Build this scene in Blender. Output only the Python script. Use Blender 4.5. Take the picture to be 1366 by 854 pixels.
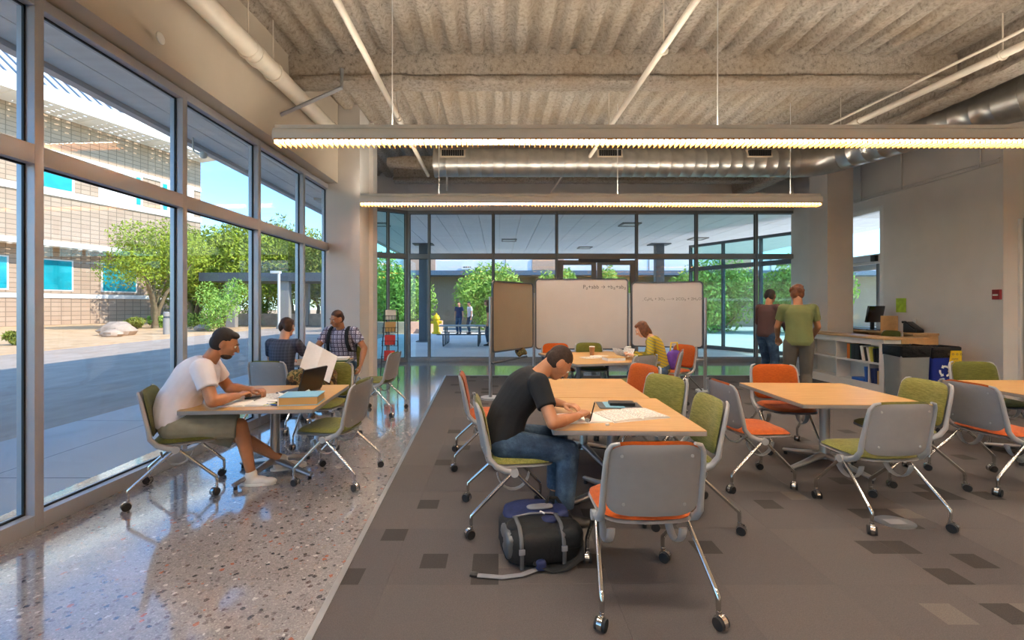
import bpy, bmesh, math, random
import numpy as np
from mathutils import Vector, Matrix, Euler
random.seed(7)
PI = math.pi
R = math.radians
for _o in list(bpy.data.objects):
    bpy.data.objects.remove(_o)
C = bpy.context.scene.collection
SC = bpy.context.scene

# ---------------------------------------------------------------- camera
F, CX, CY, H = 600.0, 665.0, 408.0, 1.52        # focal length, vanishing point (pixels of 1366x854), eye height
cam_d = bpy.data.cameras.new('camera')
cam_d.sensor_width = 36.0
cam_d.lens = F * 36.0 / 1366.0
cam_d.shift_x = (683.0 - CX) / 1366.0
cam_d.shift_y = -(427.0 - CY) / 1366.0
cam_d.clip_start = 0.05
cam_d.clip_end = 400
cam = bpy.data.objects.new('camera', cam_d)
cam.location = (0, 0, H)
cam.rotation_euler = (PI / 2, 0, 0)
C.objects.link(cam)
SC.camera = cam

# ---------------------------------------------------------------- sky, sun, exposure
SUN_EL, SUN_AZ = 38.0, -14.0                      # sun stands in the +X direction
SUN_DIR = Vector((math.cos(R(SUN_EL)) * math.cos(R(SUN_AZ)), math.cos(R(SUN_EL)) * math.sin(R(SUN_AZ)), math.sin(R(SUN_EL))))
world = bpy.data.worlds.new('world')
SC.world = world
world.use_nodes = True
wn = world.node_tree.nodes
wl = world.node_tree.links
wn.clear()
sky = wn.new('ShaderNodeTexSky')
sky.sky_type = 'NISHITA'
sky.sun_disc = False
sky.sun_elevation = R(SUN_EL)
sky.sun_rotation = R(90 - SUN_AZ)
sky.altitude = 300
sky.air_density = 1.0
sky.dust_density = 0.2
sky.ozone_density = 2.0
bg = wn.new('ShaderNodeBackground')
bg.inputs['Strength'].default_value = 0.36
wo = wn.new('ShaderNodeOutputWorld')
tint = wn.new('ShaderNodeMix')
tint.data_type = 'RGBA'
tint.blend_type = 'MULTIPLY'
tint.inputs[0].default_value = 1.0
tint.inputs[7].default_value = (0.56, 0.82, 1.0, 1.0)     # deep desert blue, the same all over the sky
wl.new(sky.outputs[0], tint.inputs[6])
wl.new(tint.outputs[2], bg.inputs['Color'])
wl.new(bg.outputs[0], wo.inputs['Surface'])
sun_d = bpy.data.lights.new('sun', 'SUN')
sun_d.energy = 4.3
sun_d.angle = R(0.6)
sun_d.color = (1.0, 0.93, 0.82)
sun = bpy.data.objects.new('sun', sun_d)
sun.rotation_euler = SUN_DIR.to_track_quat('Z', 'Y').to_euler()
sun.location = SUN_DIR * 60
C.objects.link(sun)
SC.view_settings.view_transform = 'Standard'
SC.view_settings.look = 'None'
SC.view_settings.gamma = 1.0
SC.view_settings.use_curve_mapping = False
SC.view_settings.exposure = 0.62
LAMP = 45.0                                       # strength of the fluorescent tubes in the pendant fixtures

# ---------------------------------------------------------------- pixel helpers (photo pixels -> points on known planes)
def G(px, py, z=0.0):
    y = F * (H - z) / (py - CY)
    return Vector(((px - CX) / F * y, y, z))
def AT(px, py, y):
    return Vector(((px - CX) / F * y, y, H - (py - CY) / F * y))

# ---------------------------------------------------------------- materials
def srgb(h):
    if isinstance(h, str):
        h = h.lstrip('#')
        c = [int(h[i:i + 2], 16) / 255 for i in (0, 2, 4)]
    else:
        c = list(h)
    return tuple((v / 12.92 if v <= 0.04045 else ((v + 0.055) / 1.055) ** 2.4) for v in c) + (1.0,)
MATS = {}
class NT:
    def __init__(s, name):
        m = bpy.data.materials.new(name)
        m.use_nodes = True
        s.m = m
        s.n = m.node_tree.nodes
        s.l = m.node_tree.links
        s.b = s.n['Principled BSDF']
        s.out = s.n['Material Output']
    def new(s, t, **kw):
        n = s.n.new(t)
        for k, v in kw.items():
            setattr(n, k, v)
        return n
    def link(s, a, b):
        s.l.new(a, b)
    def coord(s, kind='Object', scale=(1, 1, 1), rot=(0, 0, 0)):
        mp = s.new('ShaderNodeMapping')
        mp.inputs['Scale'].default_value = scale
        mp.inputs['Rotation'].default_value = rot
        if kind == 'World':
            g = s.new('ShaderNodeNewGeometry')
            s.link(g.outputs['Position'], mp.inputs[0])
        else:
            t = s.new('ShaderNodeTexCoord')
            s.link(t.outputs[kind], mp.inputs[0])
        return mp.outputs[0]
    def noise(s, vec, scale, detail=3, rough=0.5):
        n = s.new('ShaderNodeTexNoise')
        n.inputs['Scale'].default_value = scale
        n.inputs['Detail'].default_value = detail
        n.inputs['Roughness'].default_value = rough
        s.link(vec, n.inputs['Vector'])
        return n.outputs[0]
    def ramp(s, fac, stops, interp='LINEAR'):
        r = s.new('ShaderNodeValToRGB')
        r.color_ramp.interpolation = interp
        el = r.color_ramp.elements
        while len(el) < len(stops):
            el.new(0.5)
        for e, (p, c) in zip(el, stops):
            e.position = p
            e.color = srgb(c) if isinstance(c, str) else (c if len(c) == 4 else tuple(c) + (1,))
        s.link(fac, r.inputs[0])
        return r.outputs[0]
    def mix(s, fac, a, b, mode='MIX'):
        m = s.new('ShaderNodeMix', data_type='RGBA', blend_type=mode)
        for i, v in ((0, fac), (6, a), (7, b)):
            if hasattr(v, 'is_output'):
                s.link(v, m.inputs[i])
            elif i == 0:
                m.inputs[i].default_value = v
            else:
                m.inputs[i].default_value = srgb(v) if isinstance(v, str) else v
        return m.outputs[2]
    def math(s, op, a, b=0.0, c=None):
        m = s.new('ShaderNodeMath', operation=op)
        for i, v in enumerate((a, b) if c is None else (a, b, c)):
            if hasattr(v, 'is_output'):
                s.link(v, m.inputs[i])
            else:
                m.inputs[i].default_value = v
        return m.outputs[0]
    def bump(s, height, strength=0.3, dist=0.01):
        b = s.new('ShaderNodeBump')
        b.inputs['Strength'].default_value = strength
        b.inputs['Distance'].default_value = dist
        s.link(height, b.inputs['Height'])
        s.link(b.outputs[0], s.b.inputs['Normal'])
    def set(s, color=None, rough=None, metal=None, spec=None):
        for k, v in (('Base Color', color), ('Roughness', rough), ('Metallic', metal), ('Specular IOR Level', spec)):
            if v is None:
                continue
            if hasattr(v, 'is_output'):
                s.link(v, s.b.inputs[k])
            else:
                s.b.inputs[k].default_value = srgb(v) if isinstance(v, str) else v
        return s.m

def plain(name, color, rough=0.5, metal=0.0, var=0.0, vscale=8.0, bump=0.0, bscale=60.0, spec=None):
    """one colour with slight procedural mottling and relief"""
    t = NT(name)
    col = color
    vec = None
    if var or bump:
        vec = t.coord('Object')
    if var:
        n = t.noise(vec, vscale)
        base = srgb(color)
        lo = tuple(v * (1 - var) for v in base[:3]) + (1,)
        hi = tuple(min(1, v * (1 + var)) for v in base[:3]) + (1,)
        col = t.ramp(n, [(0.3, lo), (0.7, hi)])
    if bump:
        t.bump(t.noise(vec, bscale, 4), bump, 0.006)
    m = t.set(col, rough, metal, spec)
    MATS[name] = m
    return m
def emit(name, color, strength):
    t = NT(name)
    t.b.inputs['Base Color'].default_value = srgb('#ffffff')
    t.b.inputs['Emission Color'].default_value = srgb(color)
    t.b.inputs['Emission Strength'].default_value = strength
    MATS[name] = t.m
    return t.m
def fabric(name, c1, c2, scale=90.0, stretch=(1, 1, 4)):
    t = NT(name)
    v = t.coord('Object', scale=stretch)
    n = t.noise(v, scale * 0.35, 4, 0.7)
    col = t.ramp(n, [(0.34, c1), (0.68, c2)])
    t.bump(t.noise(v, scale * 3, 2), 0.25, 0.003)
    m = t.set(col, 0.9, 0, 0.2)
    t.b.inputs['Sheen Weight'].default_value = 0.15
    MATS[name] = m
    return m
def glass(name, tint=(0.97, 0.985, 0.985, 1), lo=0.04, hi=0.45):
    t = NT(name)
    t.n.remove(t.b)
    tr = t.new('ShaderNodeBsdfTransparent')
    tr.inputs[0].default_value = tint
    gl = t.new('ShaderNodeBsdfGlossy')
    gl.inputs['Roughness'].default_value = 0.0
    lw = t.new('ShaderNodeLayerWeight')
    lw.inputs['Blend'].default_value = 0.5
    p = t.math('POWER', lw.outputs['Facing'], 4.0)
    f = t.math('MULTIPLY_ADD', p, hi, lo)
    mx = t.new('ShaderNodeMixShader')
    t.link(f, mx.inputs[0])
    t.link(tr.outputs[0], mx.inputs[1])
    t.link(gl.outputs[0], mx.inputs[2])
    t.link(mx.outputs[0], t.out.inputs['Surface'])
    MATS[name] = t.m
    return t.m

def make_materials():
    plain('wall_paint', '#d2ccc4', 0.75, var=0.04, vscale=2, bump=0.05, bscale=120)
    plain('pier_paint', '#cec8c0', 0.7, var=0.03, vscale=2, bump=0.05, bscale=120)
    plain('bulkhead_paint', '#bfb19d', 0.8, var=0.04, vscale=1.5, bump=0.05, bscale=120)
    plain('white_paint', '#d8d4cc', 0.5, var=0.03)
    plain('aluminium', '#b9b9bd', 0.4, 0.35, var=0.03, vscale=3)
    plain('bronze_frame', '#8d8883', 0.5, 0.3, var=0.03, vscale=3)
    plain('dark_steel', '#4f555c', 0.5, 0.2, var=0.05)
    plain('chrome', '#d2d0cc', 0.13, 1.0)
    plain('satin_steel', '#a7a8aa', 0.35, 0.8, var=0.03)
    plain('grey_plastic', '#908f8f', 0.45, 0.0, var=0.03, vscale=20, bump=0.06, bscale=300)
    plain('light_plastic', '#a2a2a2', 0.45)
    plain('black_plastic', '#161616', 0.35, var=0.1)
    plain('black_rubber', '#1c1b1b', 0.6)
    plain('laminate_edge', '#8b8784', 0.5)
    plain('paper', '#e6e4de', 0.8, var=0.03, vscale=30)
    plain('ink', '#4a4a4d', 0.7)
    plain('pale_ink', '#68645f', 0.8)
    plain('white_board', '#b7b2ad', 0.3, var=0.04, vscale=2)
    plain('tan_board', '#8f8370', 0.6, var=0.04, vscale=3)
    plain('galvanised', '#b0aca4', 0.32, 0.85, var=0.12, vscale=6, bump=0.05, bscale=20)
    plain('cream_pipe', '#d9ccb8', 0.5, var=0.04)
    plain('beam_paint', '#cbbba3', 0.6)
    plain('red_paint', '#8d1f22', 0.5)
    plain('lime_paper', '#a9c63a', 0.7, var=0.2, vscale=14)
    plain('bin_grey', '#7e817f', 0.5, var=0.04)
    plain('bin_blue', '#12277f', 0.4, var=0.06)
    plain('bag_film', '#0c0c0d', 0.22, var=0.2, bump=0.6, bscale=14)
    plain('tag_yellow', '#d9b310', 0.6)
    plain('oak_edge', '#c59c6a', 0.5, var=0.1, vscale=12)
    plain('skin_light', '#c98f6d', 0.55, var=0.06, vscale=14)
    plain('skin_pale', '#d8a384', 0.55, var=0.06, vscale=14)
    plain('skin_tan', '#b27b57', 0.5, var=0.07, vscale=14)
    plain('skin_brown', '#a8663c', 0.55, var=0.07, vscale=14)
    plain('hair_dark', '#1f1610', 0.6, var=0.3, vscale=40, bump=0.5, bscale=160)
    plain('hair_brown', '#4a2c18', 0.6, var=0.35, vscale=30, bump=0.5, bscale=160)
    plain('hair_auburn', '#6d3f22', 0.55, var=0.4, vscale=30, bump=0.5, bscale=160)
    plain('hair_buzz', '#38281e', 0.8, var=0.3, vscale=90)
    plain('eye_white', '#e8e4dc', 0.3)
    plain('eye_dark', '#20150f', 0.2)
    plain('lip', '#a5604c', 0.5)
    plain('shirt_white', '#e3e0e6', 0.85, var=0.04, bump=0.5, bscale=9)
    plain('shirt_black', '#17191d', 0.9, var=0.15, bump=0.5, bscale=10)
    plain('shirt_green', '#6e7446', 0.9, var=0.08, bump=0.5, bscale=10)
    plain('shirt_maroon', '#4d3431', 0.9, var=0.1, bump=0.5, bscale=10)
    plain('khaki', '#8d8a77', 0.9, var=0.1, vscale=14, bump=0.7, bscale=12)
    plain('grey_pants', '#5c554b', 0.9, var=0.1, bump=0.6, bscale=12)
    plain('shoe_white', '#d9d6d0', 0.6, var=0.04)
    plain('shoe_dark', '#2b2724', 0.6)
    plain('concrete', '#c6c2bc', 0.85, var=0.06, vscale=1.2, bump=0.15, bscale=30)
    plain('back_paving', '#e2e0dc', 0.8, var=0.07, vscale=0.6, bump=0.1, bscale=20)
    plain('sunny_paving', '#e4ddd2', 0.85, var=0.05, vscale=0.4)
    plain('far_wall', '#9a8a75', 0.85, var=0.06, vscale=0.7)
    plain('far_fascia', '#e3dfe4', 0.7)
    plain('slate_trim', '#5d6f80', 0.6)
    plain('roof_metal', '#e9e8ec', 0.45, var=0.03, vscale=0.5)
    plain('teal_glass', '#1f9aa8', 0.15, var=0.25, vscale=0.8)
    plain('band_white', '#e9e4dc', 0.7)
    plain('bark', '#7d6a4e', 0.9, var=0.2, vscale=6, bump=0.5, bscale=20)
    plain('rock', '#b59c86', 0.9, var=0.2, vscale=3, bump=0.6, bscale=6)
    plain('planter_wall', '#c99f87', 0.85, var=0.06)
    plain('hydrant_yellow', '#e3bd10', 0.5)
    plain('bollard_grey', '#98928b', 0.7)
    plain('purple_cloth', '#6b3fa0', 0.7, var=0.25, vscale=14)
    plain('bag_black', '#0b0c0e', 0.75, var=0.25, vscale=18, bump=0.6, bscale=40)
    plain('bag_blue', '#18244f', 0.7, var=0.2, vscale=18, bump=0.4, bscale=50)
    plain('bag_grey', '#7b7b80', 0.7, var=0.1, bump=0.3, bscale=90)
    plain('coffee', '#9b673c', 0.4)
    plain('louver_glow_tint', '#c88d45', 0.4, 0.0)  # orange blades: the warm glow of the tubes is put into their colour
    plain('screen_black', '#0a0a0c', 0.2)
    plain('device_grey', '#55585c', 0.35, 0.3)
    for n, c in (('book_orange', '#d4701c'), ('book_green', '#2f5a33'), ('book_black', '#15171a'), ('book_white', '#dcd8cc'), ('book_lime', '#b9bd56'), ('book_navy', '#26305f'), ('book_blue', '#2c63b5'), ('book_sky', '#7fb5cf'), ('book_tan', '#c29a5c'), ('book_red', '#b8282c')):
        plain(n, c, 0.55)
    fabric('orange_fabric', '#9a4210', '#b85814')
    fabric('green_fabric', '#55561f', '#7c7938', stretch=(0.6, 2.5, 5))
    fabric('light_green_fabric', '#696a2c', '#98924f', stretch=(0.6, 2.5, 5))
    fabric('dark_green_fabric', '#4a4d1c', '#676727', stretch=(0.6, 2.5, 5))
    glass('window_glass')
    glass('teal_pane', (0.74, 0.92, 0.90, 1), 0.05, 0.5)
    glass('cup_plastic', (0.9, 0.86, 0.8, 1), 0.05, 0.5)
    emit('tube_glow', (1.0, 0.98, 0.935), LAMP)
    emit('uplight_glow', (1.0, 0.97, 0.92), LAMP * 0.68)
    # maple laminate
    t = NT('maple')
    v = t.coord('Object', scale=(1, 9, 1))
    n = t.noise(v, 5, 5, 0.6)
    t.set(t.ramp(n, [(0.25, '#b2844a'), (0.55, '#c1955a'), (0.8, '#cba36b')]), 0.38)
    MATS['maple'] = t.m
    # polished aggregate floor
    t = NT('terrazzo')
    v = t.coord('World')
    vo = t.new('ShaderNodeTexVoronoi')
    vo.inputs['Scale'].default_value = 40
    dn = t.new('ShaderNodeTexNoise')
    dn.inputs['Scale'].default_value = 60
    t.link(v, dn.inputs['Vector'])
    dv = t.new('ShaderNodeVectorMath', operation='MULTIPLY_ADD')
    t.link(dn.outputs['Color'], dv.inputs[0])
    dv.inputs[1].default_value = (0.022, 0.022, 0.0)
    t.link(v, dv.inputs[2])
    t.link(dv.outputs[0], vo.inputs['Vector'])
    sep = t.new('ShaderNodeSeparateColor')
    t.link(vo.outputs['Color'], sep.inputs[0])
    chips = t.ramp(sep.outputs[0], [(0.0, '#2e2b2e'), (0.16, '#6d6663'), (0.34, '#8e837c'), (0.52, '#5a4a45'), (0.66, '#a2593a'), (0.72, '#7a7472'), (0.86, '#c2bcb4'), (0.95, '#918a86')], 'CONSTANT')
    ispebble = t.math('LESS_THAN', vo.outputs['Distance'], t.math('MULTIPLY_ADD', sep.outputs[2], 0.40, 0.16))
    pick = t.math('GREATER_THAN', sep.outputs[1], 0.25)
    matrix = t.ramp(t.noise(v, 3, 4), [(0.3, '#857f7d'), (0.7, '#96908d')])
    col = t.mix(t.math('MULTIPLY', ispebble, pick), matrix, chips)
    vo2 = t.new('ShaderNodeTexVoronoi')
    vo2.inputs['Scale'].default_value = 150
    t.link(v, vo2.inputs['Vector'])
    s2 = t.new('ShaderNodeSeparateColor')
    t.link(vo2.outputs['Color'], s2.inputs[0])
    fine = t.ramp(s2.outputs[0], [(0.0, '#4c4644'), (0.3, '#8b827d'), (0.75, '#a79f98'), (0.93, '#cfc8c0')], 'CONSTANT')
    col = t.mix(0.25, col, fine)
    t.set(col, t.ramp(t.noise(v, 6, 3), [(0.3, (0.1,) * 3), (0.8, (0.2,) * 3)]), 0, 0.6)
    t.b.inputs['Coat Weight'].default_value = 0.9
    t.b.inputs['Coat Roughness'].default_value = 0.06
    MATS['terrazzo'] = t.m
    # carpet tiles with small woven squares
    t = NT('carpet')
    v = t.coord('World', scale=(1 / 0.1525, 1 / 0.1525, 0.0))
    sn = t.new('ShaderNodeVectorMath', operation='FLOOR')
    t.link(v, sn.inputs[0])
    wn_ = t.new('ShaderNodeTexWhiteNoise', noise_dimensions='2D')
    t.link(sn.outputs[0], wn_.inputs['Vector'])
    vf = t.coord('World', scale=(1 / 0.61, 1 / 0.61, 0.0))
    sf = t.new('ShaderNodeVectorMath', operation='FLOOR')
    t.link(vf, sf.inputs[0])
    wf = t.new('ShaderNodeTexWhiteNoise', noise_dimensions='2D')
    t.link(sf.outputs[0], wf.inputs['Vector'])
    base = t.ramp(wf.outputs[0], [(0.0, '#646060'), (1.0, '#6b6664')])
    col = t.mix(t.math('GREATER_THAN', wn_.outputs[0], 0.945), base, '#4d4947')
    col = t.mix(t.math('LESS_THAN', wn_.outputs[0], 0.012), col, '#78726d')
    w = t.coord('World')
    pile = t.noise(w, 190, 3, 0.7)
    col = t.mix(0.45, col, t.ramp(pile, [(0.25, '#2e2b29'), (0.5, '#77706a'), (0.75, '#b4aca4')]), 'OVERLAY')
    t.bump(pile, 0.5, 0.004)
    t.set(col, 0.95, 0, 0.1)
    MATS['carpet'] = t.m
    # sprayed fireproofing
    t = NT('fireproofing')
    v = t.coord('World')
    n1 = t.noise(v, 22, 5, 0.75)
    n2 = t.noise(v, 1.3, 3)
    col = t.ramp(n1, [(0.3, '#6c655c'), (0.46, '#b3a798'), (0.7, '#cdc2b2')])
    col = t.mix(t.ramp(n2, [(0.35, (0, 0, 0)), (0.75, (0.5,) * 3)]), col, '#a98f6d')
    t.bump(t.noise(v, 34, 5, 0.8), 1.0, 0.03)
    t.set(col, 0.97, 0, 0.1)
    MATS['fireproofing'] = t.m
    # masonry blocks, far away
    t = NT('block_wall')
    v = t.coord('World')
    sw = t.new('ShaderNodeSeparateXYZ')
    t.link(v, sw.inputs[0])
    cb = t.new('ShaderNodeCombineXYZ')
    t.link(sw.outputs[1], cb.inputs[0])
    t.link(sw.outputs[2], cb.inputs[1])
    br = t.new('ShaderNodeTexBrick')
    br.offset = 0.0
    br.inputs['Scale'].default_value = 1.0
    br.inputs['Brick Width'].default_value = 0.62
    br.inputs['Row Height'].default_value = 0.36
    br.inputs['Mortar Size'].default_value = 0.03
    br.inputs['Color1'].default_value = srgb('#b39a84')
    br.inputs['Color2'].default_value = srgb('#a98f79')
    br.inputs['Mortar'].default_value = srgb('#85725f')
    t.link(cb.outputs[0], br.inputs['Vector'])
    t.set(br.outputs[0], 0.9)
    MATS['block_wall'] = t.m
    # asphalt and desert ground
    t = NT('asphalt')
    v = t.coord('World', scale=(1, 0.35, 1))
    t.set(t.ramp(t.noise(v, 2.2, 6, 0.7), [(0.3, '#a5917f'), (0.7, '#c0ab98')]), 0.9)
    t.bump(t.noise(v, 60, 3), 0.4, 0.01)
    MATS['asphalt'] = t.m
    t = NT('desert_gravel')
    v = t.coord('World')
    t.set(t.ramp(t.noise(v, 1.1, 7, 0.75), [(0.3, '#b88f68'), (0.5, '#d9b083'), (0.7, '#e2c097')]), 0.95)
    t.bump(t.noise(v, 12, 5, 0.7), 0.6, 0.05)
    MATS['desert_gravel'] = t.m
    # leaves
    for nm, a, b, c in (('leaf_paloverde', '#66781f', '#95a22f', '#bdbd55'), ('leaf_tree', '#58652a', '#8b923a', '#bfb866'), ('leaf_bush', '#66923a', '#98bb52', '#cfdf86'), ('leaf_dark', '#33491b', '#556b27', '#7d8a3c')):
        t = NT(nm)
        v = t.coord('World')
        t.set(t.ramp(t.noise(v, 2.6, 5, 0.8), [(0.3, a), (0.52, b), (0.72, c)]), 0.7, 0, 0.2)
        MATS[nm] = t.m
    # plaid shirts
    def plaid(name, base, line1, line2, s=16.0):
        t = NT(name)
        v = t.coord('Object')
        sx = t.new('ShaderNodeSeparateXYZ')
        t.link(v, sx.inputs[0])
        def stripe(o, off, w):
            f = t.math('FRACT', t.math('ADD', t.math('MULTIPLY', o, s), off))
            return t.math('LESS_THAN', f, w)
        c = t.mix(t.math('MAXIMUM', stripe(sx.outputs[0], 0.1, 0.28), stripe(sx.outputs[2], 0.1, 0.28)), base, line1)
        c = t.mix(t.math('MAXIMUM', stripe(sx.outputs[0], 0.6, 0.12), stripe(sx.outputs[2], 0.6, 0.12)), c, line2)
        t.bump(t.noise(v, 10, 4), 0.4, 0.01)
        t.set(c, 0.9)
        MATS[name] = t.m
    plaid('plaid_white', '#bdbfd2', '#5a5468', '#7f7488', 15)
    plaid('plaid_navy', '#3f4657', '#363c4c', '#4c5364', 26)
    t = NT('striped_yellow')
    v = t.coord('Object', rot=(R(-25), 0, 0))
    sx = t.new('ShaderNodeSeparateXYZ')
    t.link(v, sx.inputs[0])
    f = t.math('FRACT', t.math('MULTIPLY', sx.outputs[2], 26.0))
    t.set(t.mix(t.math('LESS_THAN', f, 0.3), '#b39a24', '#7d7a52'), 0.9)
    t.bump(t.noise(v, 10, 4), 0.4, 0.01)
    MATS['striped_yellow'] = t.m
    t = NT('denim')
    v = t.coord('Object')
    n = t.noise(v, 7, 5, 0.7)
    t.set(t.ramp(n, [(0.25, '#1c2a3f'), (0.5, '#31475f'), (0.68, '#4f6880'), (0.85, '#8497a3')]), 0.9)
    t.bump(t.noise(v, 11, 4), 0.9, 0.015)
    MATS['denim'] = t.m
    t = NT('camouflage')
    v = t.coord('Object')
    n = t.noise(v, 11, 3, 0.6)
    t.set(t.ramp(n, [(0.0, '#2e2414'), (0.42, '#5d4020'), (0.5, '#8d7340'), (0.56, '#4a4a26'), (0.64, '#a58a55')], 'CONSTANT'), 0.9)
    t.bump(t.noise(v, 25, 3), 0.5, 0.01)
    MATS['camouflage'] = t.m
    t = NT('printed_page')
    v = t.coord('Object')
    sx = t.new('ShaderNodeSeparateXYZ')
    t.link(v, sx.inputs[0])
    ln = t.math('LESS_THAN', t.math('FRACT', t.math('MULTIPLY', sx.outputs[1], 85.0)), 0.4)
    wd = t.math('GREATER_THAN', t.noise(t.coord('Object', scale=(60, 85, 1)), 1.0, 0), 0.45)
    t.set(t.mix(t.math('MULTIPLY', ln, wd), '#dedbd3', '#8f8b87'), 0.85)
    MATS['printed_page'] = t.m
    # soffit boards
    t = NT('soffit_boards')
    v = t.coord('World')
    n = t.noise(t.coord('World', scale=(0.3, 3, 1)), 3, 3)
    t.set(t.ramp(n, [(0.3, '#e6e3df'), (0.7, '#efedea')]), 0.7)
    MATS['soffit_boards'] = t.m
make_materials()

# ---------------------------------------------------------------- mesh helpers
class MB:
    def __init__(s):
        s.v = []
        s.f = []
    def add(s, vs, fs):
        k = len(s.v)
        s.v += [tuple(p) for p in vs]
        s.f += [tuple(i + k for i in q) for q in fs]
        return s
    def box(s, c, d, rot=None):
        hx, hy, hz = d[0] / 2, d[1] / 2, d[2] / 2
        vs = [Vector((x, y, z)) for x in (-hx, hx) for y in (-hy, hy) for z in (-hz, hz)]
        if rot is not None:
            m = rot if isinstance(rot, Matrix) else Matrix.Rotation(rot, 3, 'Z')
            vs = [m @ p for p in vs]
        c = Vector(c)
        return s.add([p + c for p in vs], [(0, 1, 3, 2), (4, 6, 7, 5), (0, 4, 5, 1), (2, 3, 7, 6), (0, 2, 6, 4), (1, 5, 7, 3)])
    def box2(s, x0, x1, y0, y1, z0, z1):
        return s.box(((x0 + x1) / 2, (y0 + y1) / 2, (z0 + z1) / 2), (abs(x1 - x0), abs(y1 - y0), abs(z1 - z0)))
    def tube(s, path, r, n=10, cap=True, squash=None):
        path = [Vector(p) for p in path]
        rs = r if isinstance(r, (list, tuple)) else [r] * len(path)
        k0 = len(s.v)
        up = None
        for i, p in enumerate(path):
            d = (path[min(i + 1, len(path) - 1)] - path[max(i - 1, 0)]).normalized()
            if up is None:
                up = Vector((0, 0, 1)) if abs(d.z) < 0.9 else Vector((0, 1, 0))
            a = d.cross(up)
            if a.length < 1e-6:
                a = d.cross(Vector((1, 0, 0)))
            a.normalize()
            b = a.cross(d).normalized()
            up = b
            sq = squash or (1, 1)
            for j in range(n):
                t = 2 * PI * j / n
                s.v.append(tuple(p + (a * math.cos(t) * sq[0] + b * math.sin(t) * sq[1]) * rs[i]))
        for i in range(len(path) - 1):
            for j in range(n):
                a0, a1 = k0 + i * n + j, k0 + i * n + (j + 1) % n
                s.f.append((a0, a1, a1 + n, a0 + n))
        if cap:
            s.f.append(tuple(k0 + j for j in reversed(range(n))))
            s.f.append(tuple(k0 + (len(path) - 1) * n + j for j in range(n)))
        return s
    def cyl(s, p0, p1, r0, r1=None, n=16):
        return s.tube([p0, p1], [r0, r0 if r1 is None else r1], n)
    def lathe(s, prof, n=20, c=(0, 0, 0), m=None):
        k0 = len(s.v)
        c = Vector(c)
        for (r, z) in prof:
            for j in range(n):
                t = 2 * PI * j / n
                p = Vector((r * math.cos(t), r * math.sin(t), z))
                if m is not None:
                    p = m @ p
                s.v.append(tuple(p + c))
        for i in range(len(prof) - 1):
            for j in range(n):
                a0, a1 = k0 + i * n + j, k0 + i * n + (j + 1) % n
                s.f.append((a0, a1, a1 + n, a0 + n))
        s.f.append(tuple(k0 + j for j in reversed(range(n))))
        s.f.append(tuple(k0 + (len(prof) - 1) * n + j for j in range(n)))
        return s
    def prism(s, poly, h0, h1, fn=None):
        """poly: 2-D outline, extruded from h0 to h1; fn(u, v, h) -> point"""
        fn = fn or (lambda u, v, h: (u, v, h))
        n = len(poly)
        vs = [fn(u, v, h0) for u, v in poly] + [fn(u, v, h1) for u, v in poly]
        fs = [tuple(reversed(range(n))), tuple(range(n, 2 * n))] + [(i, (i + 1) % n, n + (i + 1) % n, n + i) for i in range(n)]
        return s.add(vs, fs)
    def ball(s, c, r, n=14, m=8, rot=None):
        r = r if isinstance(r, (tuple, list)) else (r, r, r)
        c = Vector(c)
        k0 = len(s.v)
        def put(p):
            p = Vector((p[0] * r[0], p[1] * r[1], p[2] * r[2]))
            if rot is not None:
                p = rot @ p
            s.v.append(tuple(p + c))
        put((0, 0, -1))
        for i in range(1, m):
            ph = -PI / 2 + PI * i / m
            for j in range(n):
                t = 2 * PI * j / n
                put((math.cos(ph) * math.cos(t), math.cos(ph) * math.sin(t), math.sin(ph)))
        put((0, 0, 1))
        for j in range(n):
            s.f.append((k0, k0 + 1 + (j + 1) % n, k0 + 1 + j))
        for i in range(m - 2):
            for j in range(n):
                a, b = k0 + 1 + i * n + j, k0 + 1 + i * n + (j + 1) % n
                s.f.append((a, b, b + n, a + n))
        e = k0 + 1 + (m - 1) * n
        for j in range(n):
            s.f.append((e, e - n + j, e - n + (j + 1) % n))
        return s
    def capsule(s, p0, r0, p1, r1, n=14, flat0=False, flat1=False):
        p0, p1 = Vector(p0), Vector(p1)
        d = (p1 - p0).normalized()
        path, rs = [], []
        if not flat0:
            for a in (80, 60, 35, 12):
                path.append(p0 - d * r0 * math.sin(R(a)))
                rs.append(r0 * math.cos(R(a)))
        path += [p0, p1]
        rs += [r0, r1]
        if not flat1:
            for a in (12, 35, 60, 80):
                path.append(p1 + d * r1 * math.sin(R(a)))
                rs.append(r1 * math.cos(R(a)))
        return s.tube(path, rs, n)
    def mesh(s, name, smooth=None):
        me = bpy.data.meshes.new(name)
        me.from_pydata(s.v, [], s.f)
        if smooth is not None:
            me.polygons.foreach_set('use_smooth', [True] * len(me.polygons))
            if smooth < 179:
                me.set_sharp_from_angle(angle=R(smooth))
        me.update()
        return me
    def build(s, name, mat, parent=None, smooth=None, bevel=0.0, loc=None, rot=None):
        me = s.mesh(name, smooth)
        return link(name, me, mat, parent, bevel, loc, rot)

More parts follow.
